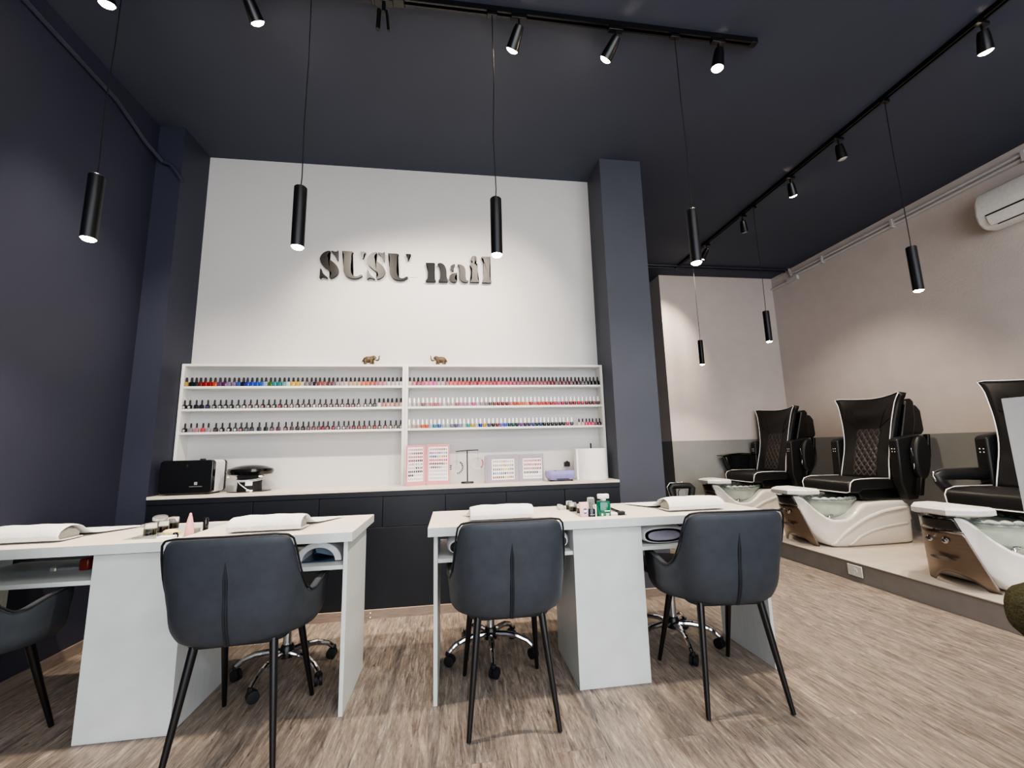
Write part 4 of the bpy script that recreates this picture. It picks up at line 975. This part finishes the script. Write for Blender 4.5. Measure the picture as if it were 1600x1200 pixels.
    def back(u, z, off=0.0, wid=1.0):
        hw = cat(ZV, HV, z) * wid; q = (z - .735) / (1.578 - .735)
        x = 4.144 + .252 * q
        wing = max(0, (q - .30)) ** 1.0
        x -= .15 * wing * u * u
        x -= .035 * math.exp(-((z - 1.38) / .09) ** 2) * max(0, 1 - (u / .85) ** 2)
        x -= .015 * math.exp(-((z - .95) / .16) ** 2)
        return (x - off, u * hw, z)
    def topz(u): return 1.578 - .034 * (1 - abs(u) ** 1.6)
    B().grid(lambda a, b: W(*back(-1 + 2 * a, .735 + (topz(-1 + 2 * a) - .735) * b)), 22, 26).build('backrest', M['pedi_k'], t, smooth=3, solid=.06, soff=-1 if False else 1, fix=False)
    def quilt(a, b):
        u = -1 + 2 * a; z = .765 + .465 * b; y = u * .122
        p, q = (y / .062 + z / .085), (y / .062 - z / .085)
        h = .0095 * math.sqrt(abs(math.sin(PI * p) * math.sin(PI * q)))
        e = min(1, 8 * min(a, 1 - a, b, 1 - b) + .1)
        c = back(y / .25, z)
        return W(c[0] - .003 - h * e, y, z)
    qb = B().grid(quilt, 60, 110)
    for i_ in range(len(qb.f)):
        u_, v_ = ((i_ % 60) + .5) / 60, ((i_ // 60) + .5) / 110
        y_, z_ = (-1 + 2 * u_) * .122, .765 + .465 * v_
        if min(abs(math.sin(PI * (y_ / .062 + z_ / .085))), abs(math.sin(PI * (y_ / .062 - z_ / .085)))) < .13: qb.m[i_] = 1
    qb.build('quilted_panel', [M['pedi_q'], M['stitch']], t, smooth=3)
    ed = []
    for k in range(19): z = .74 + (topz(-1) - .01 - .74) * k / 18; ed.append(W(*back(-1.005, z, .004)))
    for k in range(1, 20): u = -1 + 2 * k / 20; ed.append(W(*back(u, topz(u) + .002, .004)))
    for k in range(19): z = .74 + (topz(1) - .01 - .74) * (18 - k) / 18; ed.append(W(*back(1.005, z, .004)))
    B().tube(ed, .0044, 6).build('back_piping', M['wpipe'], t, smooth=3)
    for s in (-1, 1):
        for pts, r in (([W(*back(s * .46 + s * .42 * k / 6, 1.235 + .09 * (k / 6) ** .8, .0015)) for k in range(7)], .0028), ([W(*back(s * .46 + s * .2 * k / 6, 1.24 + .2 * k / 6, .0015)) for k in range(7)], .0022), ([W(*back(s * .50, .76 + .46 * k / 8, .0015)) for k in range(9)], .0025)):
            B().tube(pts, r, 5).build('back_seam', M['pedi_kk'], t, smooth=3)
    sideprism(B(), [(4.21, .74), (4.33, 1.10), (4.46, 1.50), (4.52, 1.525), (4.555, 1.49), (4.54, 1.30), (4.42, .90), (4.37, .74)], -.262, .262).build('back_shell', M['pedi_kk'], t, bevel=.02, seg=3)
    sideprism(B(), [(4.50, 1.17), (4.56, 1.455), (4.62, 1.46), (4.665, 1.40), (4.67, 1.20), (4.64, 1.16)], -.225, .225).build('neck_box', M['pedi_k'], t, bevel=.02, seg=3)
    # arm housings and arms
    for s in (-1, 1):
        y0, y1 = sorted((s * .272, s * .36))
        hb = sideprism(B(), [(4.145, .72), (4.165, 1.115), (4.20, 1.135), (4.42, 1.165), (4.45, 1.14), (4.44, .80), (4.30, .56), (4.20, .555)], y0, y1).build('arm_housing', M['pedi_k'], t, bevel=.014, seg=3)
        bt = B()
        for dy in (-.012, .012):
            for dz in (-.013, .013): bt.ball(W(4.160, s * .316 + dy, 1.015 + dz), (.004, .006, .006), 8, 5)
        bt.build('control_buttons', M['bulb_off'], hb, smooth=3)
        folded = s < 0 or arm_left == 'up'
        if folded:
            a0, a1 = sorted((s * .362, s * .43))
            pts = [(4.345 + .085 * math.cos(a) + .02 * math.sin(a), .95 + .205 * math.sin(a)) for a in [2 * PI * i / 24 for i in range(24)]]
            ar = sideprism(B(), pts, a0, a1).build('folded_arm', M['pedi_k'], t, bevel=.022, seg=3)
            sideprism(B(), [(4.29, .60), (4.33, .74), (4.44, .95), (4.47, 1.16), (4.445, 1.16), (4.41, .97), (4.29, .76), (4.245, .60)], a0 + .01, a1 - .01).build('arm_bracket', M['pedi_kk'], t, bevel=.006)
            ch_ = B().tube([W(4.252 + .012 * math.sin(PI * k / 10) , s * .40, .84 + .02 * k) for k in range(11)], .004, 6).build('chrome_edge', M['chrome'], ar, smooth=3)
        elif arm_left == 'loop':
            path = [(4.14, .835), (3.95, .842), (3.76, .842), (3.70, .826), (3.72, .79), (3.80, .70), (3.87, .665), (3.98, .672), (4.14, .72)]
            ar = B().tube(wl([(x, .315, z) for x, z in path]), [.05, .047, .044, .040, .042, .046, .05, .05, .05], 12, flat=(.75, 1.0)).build('lowered_arm', M['pedi_k'], t, smooth=3)
            B().tube(wl([(x, .315, z) for x, z in ((4.13, .874), (3.95, .880), (3.75, .880), (3.68, .868), (3.662, .838), (3.688, .79), (3.78, .675), (3.85, .632))]), .006, 6).build('chrome_edge', M['chrome'], ar, smooth=3)
        else:
            ar = sideprism(B(), [(3.70, .94), (3.82, .96), (3.95, .965), (4.10, .955), (4.25, .93), (4.25, .79), (4.1, .75), (3.78, .745), (3.74, .80)], .28, .35).build('lowered_arm', M['plastic_k'], t, bevel=.018, seg=3)
            sideprism(B(), [(3.655, .944), (3.66, .955), (3.80, .975), (3.95, .982), (4.10, .972), (4.26, .945), (4.26, .934), (4.1, .96), (3.95, .968), (3.80, .962)], .265, .40).build('arm_tray', M['plastic_k'], ar, bevel=.003)
    return t
make_pedi('farthest black pedicure chair, glossy black arm tray lowered, by the alcove wall', 5.10, 'tray')
make_pedi('middle black quilted pedicure chair, both arms folded up, above the wall socket', 3.82, 'up')
make_pedi('nearest black pedicure chair, half hidden by the pale board at right edge', 2.505, 'loop')

# technician's low chair seen over the table
t = thing('technician_chair', 'black chair with triangular open backrest showing above the right table\'s far corner', 'chair', (2.03, 3.62, 0), math.radians(-8))
bk = [(-.115, .77), (-.07, .772), (.07, .772), (.115, .765), (.118, .735), (.07, .60), (.05, .52), (-.05, .52), (-.06, .60), (-.118, .738)]
B().rings([[(x, y, z) for x, z in [(-.02, .53), (-.03, .70), (-.015, .722), (.015, .722), (.03, .70), (.02, .53)]] for y in (-.01, .01)]).build('back_slot', M['wall_low'], t, smooth=0)
B().tube([(-.05, 0, .50), (-.065, 0, .60), (-.100, 0, .735), (-.075, 0, .757), (.075, 0, .757), (.100, 0, .735), (.072, 0, .60), (.05, 0, .50)], .030, 10, flat=(1, .8)).build('backrest', M['pedi_k'], t, smooth=3)
B().tube([(-.085, -.02, .55), (-.135, -.02, .745), (-.11, -.02, .782), (.10, -.02, .785)], .005, 6).build('chrome_edge', M['chrome'], t, smooth=3)
B().lathe([(.15, .40), (.19, .41), (.195, .45), (.17, .475), (.002, .48)], (0, -.02, 0), 28).build('seat', M['pedi_k'], t)
B().box(-.05, .05, -.02, .025, .44, .54).build('back_bracket', M['pedi_kk'], t, bevel=.006)
B().lathe([(.025, .08), (.025, .405)], (0, -.02, 0), 14).build('column', M['chrome'], t)
for k in range(5):
    a = 2 * PI * k / 5 + .3; c, s = math.cos(a), math.sin(a)
    l_ = B().tube([(.02 * c, .02 * s - .02, .09), (.14 * c, .14 * s - .02, .085), (.2 * c, .2 * s - .02, .055)], [.016, .014, .012], 8).build('leg', M['chrome'], t)
    B().tube([(.2 * c - .018 * s, .2 * s - .02 + .018 * c, .0265), (.2 * c + .018 * s, .2 * s - .02 - .018 * c, .0265)], .026, 14).build('caster', M['rubber'], l_)

# ------------------------------------------------------------------ socket, air conditioner
t = thing('wall_socket', 'white power socket on the grey platform riser', 'socket', (XPL, 3.13, .088))
B().box(-.008, -.0005, -.062, .062, -.042, .042).build('plate', M['white_pl'], t, bevel=.003)
B().rings([[(x, .022 * math.cos(a), .022 * math.sin(a)) for a in [2 * PI * i / 20 for i in range(20)]] for x in (-.0095, -.0075)]).build('socket_face', M['plastic_w'], t)
hl = B()
for y in (-.009, .009): hl.rings([[(x, y + .003 * math.cos(a), .003 * math.sin(a)) for a in [2 * PI * i / 8 for i in range(8)]] for x in (-.0101, -.0094)])
hl.build('pin_hole', M['slot'], t)
t = thing('air_conditioner', 'white split air conditioner high on the right wall', 'air conditioner', (XR, 2.44, 3.10))
B().prism([(0, .18), (-.17, .18), (-.212, .10), (-.222, -.03), (-.205, -.10), (-.16, -.145), (-.12, -.155), (0, -.15)], 'y', -.44, .44).build('housing', M['white_pl'], t, bevel=.02, seg=3)
B().prism([(-.2215, -.062), (-.2115, -.105), (-.175, -.146), (-.19, -.148), (-.218, -.108), (-.2265, -.064)], 'y', -.40, .36).build('louver', M['white_pl'], t, bevel=.002)
B().prism([(-.2235, -.050), (-.2240, -.060), (-.216, -.060), (-.216, -.050)], 'y', -.41, .365).build('air_slot', M['slot'], t, smooth=0)
B().prism([(-.165, -.1445), (-.155, -.1475), (-.158, -.150), (-.168, -.147)], 'y', -.40, .33).build('air_slot', M['slot'], t, smooth=0)

# ------------------------------------------------------------------ board and armchair at the right edge
t = thing('partition_board', 'plain pale grey upright board at the right picture edge', 'partition', (2.2, 1.06, 0))
B().box(0, .02, -.33, .337, .03, 1.277).build('panel', M['screen'], t, bevel=.002)
for y in (-.25, .25): B().box(-.10, .12, y - .02, y + .02, 0, .03).build('foot', M['blackm'], t, bevel=.004)
t = thing('armchair', 'olive green fabric armchair corner at the lower right picture edge', 'armchair', (1.88, .74, 0))
for sx, nm in ((-1, 'arm'), (1, 'arm')):
    pass
B().rings([[(x * s, y, .615 + z * s) for x, z in rrect(.085, .095, .084, 6)] for y, s in ((.40, .35), (.385, .7), (.35, .92), (.30, 1), (-.30, 1), (-.35, .9))]).build('arm', M['olive'], t, smooth=3).location = (-.19, 0, 0)
B().rings([[(x * s, y, .615 + z * s) for x, z in rrect(.085, .095, .084, 6)] for y, s in ((.36, .35), (.345, .7), (.31, .92), (.26, 1), (-.30, 1), (-.35, .9))]).build('arm', M['olive'], t, smooth=3).location = (.19, 0, 0)
B().box(-.20, .20, -.34, .30, .20, .56).build('seat', M['olive'], t, bevel=.05, seg=4)
B().box(-.26, .26, -.42, -.30, .20, .92).build('backrest', M['olive'], t, bevel=.05, seg=4)
for sx in (-1, 1):
    for y in (-.36, .26): B().tube([(sx * .17, y, .22), (sx * .18, y, .003)], [.02, .012], 10).build('leg', M['blackm'], t)

# ------------------------------------------------------------------ ceiling lights
def track(name_label, a, b):
    t = thing('light_track', name_label, 'light track', (a[0], a[1], ZC), 0)
    d = Vector((b[0] - a[0], b[1] - a[1], 0)); L_ = d.length; d.normalize(); n = Vector((-d.y, d.x, 0))
    mb = B()
    for o0, o1, z0, z1 in ((-.018, .018, -.010, -.0005), (-.018, -.008, -.034, -.010), (.008, .018, -.034, -.010)):
        c = [(n * o0), (n * o1), (n * o1 + d * L_), (n * o0 + d * L_)]
        mb.add([(p.x, p.y, z) for z in (z0, z1) for p in c], [(3, 2, 1, 0), (4, 5, 6, 7), (0, 1, 5, 4), (1, 2, 6, 5), (2, 3, 7, 6), (3, 0, 4, 7)])
    mb.build('rail', M['blackm'], t, smooth=0)
    for s in (0, L_):
        p = d * s; B().box(p.x - .02, p.x + .02, p.y - .02, p.y + .02, -.036, -.0005).build('end_cap', M['blackm'], t, bevel=.002)
    return t
TK1, TK2 = 2.02, 3.13
tk = track('long black light track across the ceiling above the tables', (-2.12, TK1), (1.86, TK1))
B().box(1.68, 1.86, -.025, .025, -.045, -.0005).build('feed_box', M['blackm'], tk, bevel=.004)
track('black light track running towards the viewer above the pedicure chairs', (TK2, .9), (TK2, 5.2))

def lamp(name, kind, loc, energy, color, rot=(0, 0, 0), **k):
    d = bpy.data.lights.new(name, kind); d.energy = energy; d.color = color
    for a, b in k.items(): setattr(d, a, b)
    o = bpy.data.objects.new(name, d); COL.objects.link(o); o.location = loc; o.rotation_euler = rot
    return o
WARM = (1, .86, .70)
PE, SE = 38, 75
def pendant(x, y, label):
    zb, zt = 2.115, 2.430
    t = thing('pendant_lamp', label, 'pendant lamp', (x, y, zb), 0, 'slim black pendant lamps')
    L_ = zt - zb
    B().lathe([(.024, .012), (.029, .0), (.030, .002), (.030, L_ - .004), (.027, L_), (.004, L_)], n=24, caps=False).build('shade', M['pend'], t)
    B().lathe([(.0245, .010), (.0265, .001), (.022, -.006), (.012, -.010), (.001, -.011)], n=20).build('bulb', M['bulb'], t)
    wob = random.uniform(-.006, .006); wob2 = random.uniform(-.006, .006); H_ = ZC - .036 - zb
    B().tube([(0, 0, L_), (0.003, 0, L_ + .06), (wob, wob2, L_ + .35), (-wob * .6, wob2, L_ + .7), (0, 0, H_)], .0028, 6).build('cord', M['cord'], t)
    B().box(-.03, .03, -.014, .014, H_ - .022, H_ + .001).build('track_adapter', M['blackm'], t, bevel=.003)
    lamp('pendant_light', 'SPOT', (x, y, zb - .016), PE, WARM, (0, 0, 0), spot_size=math.radians(115), spot_blend=.7, shadow_soft_size=.025)
pendant(-1.640, TK1, 'slim black pendant lamp leftmost, against the navy wall')
pendant(-.745, TK1, 'slim black pendant lamp left of the word SUSU')
pendant(.225, TK1, 'slim black pendant lamp just above the end of the word nail')
pendant(1.335, TK1, 'slim black pendant lamp in front of the slate pillar')
pendant(TK2, 2.30, 'slim black pendant lamp rightmost, above the nearest pedicure chairs')
pendant(TK2, 3.67, 'slim black pendant lamp above the middle pedicure chair')
pendant(TK2, 4.82, 'slim black pendant lamp farthest, smallest, by the alcove wall')

def spot(x, y, label, lit, aim, drop=.07):
    t = thing('track_spotlight', label, 'spotlight', (x, y, ZC - .035), 0, 'black track spotlights')
    B().box(-.045, .045, -.015, .015, -.022, .002).build('track_adapter', M['blackm'], t, bevel=.003)
    B().tube([(0, 0, -.02), (0, 0, -drop)], .006, 8).build('stem', M['blackm'], t)
    d = Vector(aim).normalized()
    R3_ = d.to_track_quat('-Z', 'Y').to_matrix().to_4x4()
    T = Matrix.Translation((0, 0, -drop)) @ R3_
    h = B().lathe([(.012, .012), (.024, .008), (.030, -.02), (.036, -.10), (.037, -.112), (.033, -.112), (.031, -.096)], n=24, caps=False).build('head', M['blackm'], t)
    h.matrix_local = T
    b = B().lathe([(.001, -.098), (.031, -.098), (.033, -.112), (.026, -.120), (.012, -.125), (.001, -.126)], n=20).build('bulb' if lit else 'reflector', M['bulb_s'] if lit else M['bulb_off'], t)
    b.matrix_local = T
    if lit:
        p = Vector((x, y, ZC - .035 - drop)) + d * .134
        o = lamp('track_light', 'SPOT', p, SE, WARM, (0, 0, 0), spot_size=math.radians(72), spot_blend=.9, shadow_soft_size=.03)
        o.rotation_euler = d.to_track_quat('-Z', 'Y').to_euler()
spot(-1.73, TK1, 'lit spotlight at the far left end of the ceiling track', True, (0, .35, -1))
spot(-1.064, TK1, 'lit spotlight second from left, above the left table', True, (.35, .8, -1))
spot(.38, TK1, 'lit spotlight above the end of the word nail', True, (-.42, .85, -1))
spot(.96, TK1, 'lit spotlight in the middle of the three right-hand ones', True, (-.6, .9, -1))
spot(1.62, TK1, 'lit spotlight nearest the right end of the cross track', True, (-.1, .15, -1))
spot(TK2, 1.73, 'lit spotlight nearest the viewer on the pedicure track', True, (.35, .25, -1))
spot(TK2, 2.68, 'unlit cone spotlight hanging below the pedicure track', False, (.25, .1, -1))
spot(TK2, 3.18, 'lit spotlight between the middle pedicure chair and the track\'s near half', True, (.5, .4, -1))
spot(TK2, 3.84, 'unlit small spotlight on the far half of the pedicure track', False, (.5, .5, -1))
spot(TK2, 4.50, 'small lit spotlight at the far end of the pedicure track', True, (-.25, 1.0, -1))
t = thing('twin_spotlight', 'unlit black twin-tube spotlight hanging from the cross track', 'spotlight', (-.37, TK1, ZC - .035))
B().box(-.05, .05, -.02, .02, -.022, .002).build('track_adapter', M['blackm'], t, bevel=.003)
B().tube([(0, 0, -.02), (0, 0, -.075)], .010, 8).build('stem', M['blackm'], t)
B().tube([(-.028, 0, -.07), (.02, 0, -.07)], .006, 8).build('cross_arm', M['blackm'], t)
B().tube([(-.024, 0, -.065), (-.026, -.01, -.20)], .0115, 12).build('tube', M['blackm'], t)
B().tube([(.016, 0, -.065), (.030, -.01, -.20)], .0075, 12).build('tube', M['blackm'], t)

# ------------------------------------------------------------------ daylight, added fill lamp, world
win = lamp('shop_window_light', 'AREA', (1.3, YFRONT + .06, 1.75), 100, (.93, .96, 1), (PI / 2, 0, 0), shape='RECTANGLE', size=6.2, size_y=2.7)
fill = lamp('ceiling_fill', 'AREA', (1.2, -1.2, ZC - .05), 70, (1, .95, .9), (0, 0, 0), shape='RECTANGLE', size=4, size_y=2)  # added fill lamp under the ceiling, not a fixture of the salon
w = bpy.data.worlds.new('world'); scene.world = w; w.use_nodes = True
w.node_tree.nodes['Background'].inputs['Color'].default_value = (.75, .82, .9, 1)
w.node_tree.nodes['Background'].inputs['Strength'].default_value = .6

# ------------------------------------------------------------------ camera
yaw, pitch, roll, f_px, h = -.1411, .1516, -.0252, 652.61, 1.1291
cyw, syw, cp, sp = math.cos(yaw), math.sin(yaw), math.cos(pitch), math.sin(pitch)
fwd = Vector((-syw * cp, cyw * cp, sp)); rt = Vector((cyw, syw, 0)); up = rt.cross(fwd)
r2 = math.cos(roll) * rt + math.sin(roll) * up; u2 = -math.sin(roll) * rt + math.cos(roll) * up
cd = bpy.data.cameras.new('camera'); cd.sensor_width = 36; cd.sensor_fit = 'HORIZONTAL'; cd.lens = 36 * f_px / 1600; cd.clip_start = .02
cam = bpy.data.objects.new('camera', cd); COL.objects.link(cam)
m3 = Matrix((r2, u2, -fwd)).transposed().to_4x4(); m3.translation = (0, 0, h)
cam.matrix_world = m3
scene.camera = cam
scene.view_settings.view_transform = 'AgX'
scene.view_settings.look = 'AgX - Medium High Contrast'
scene.view_settings.exposure = 1.3
scene.cycles.use_denoising = True
scene.cycles.max_bounces = 8
scene.cycles.sample_clamp_indirect = 4
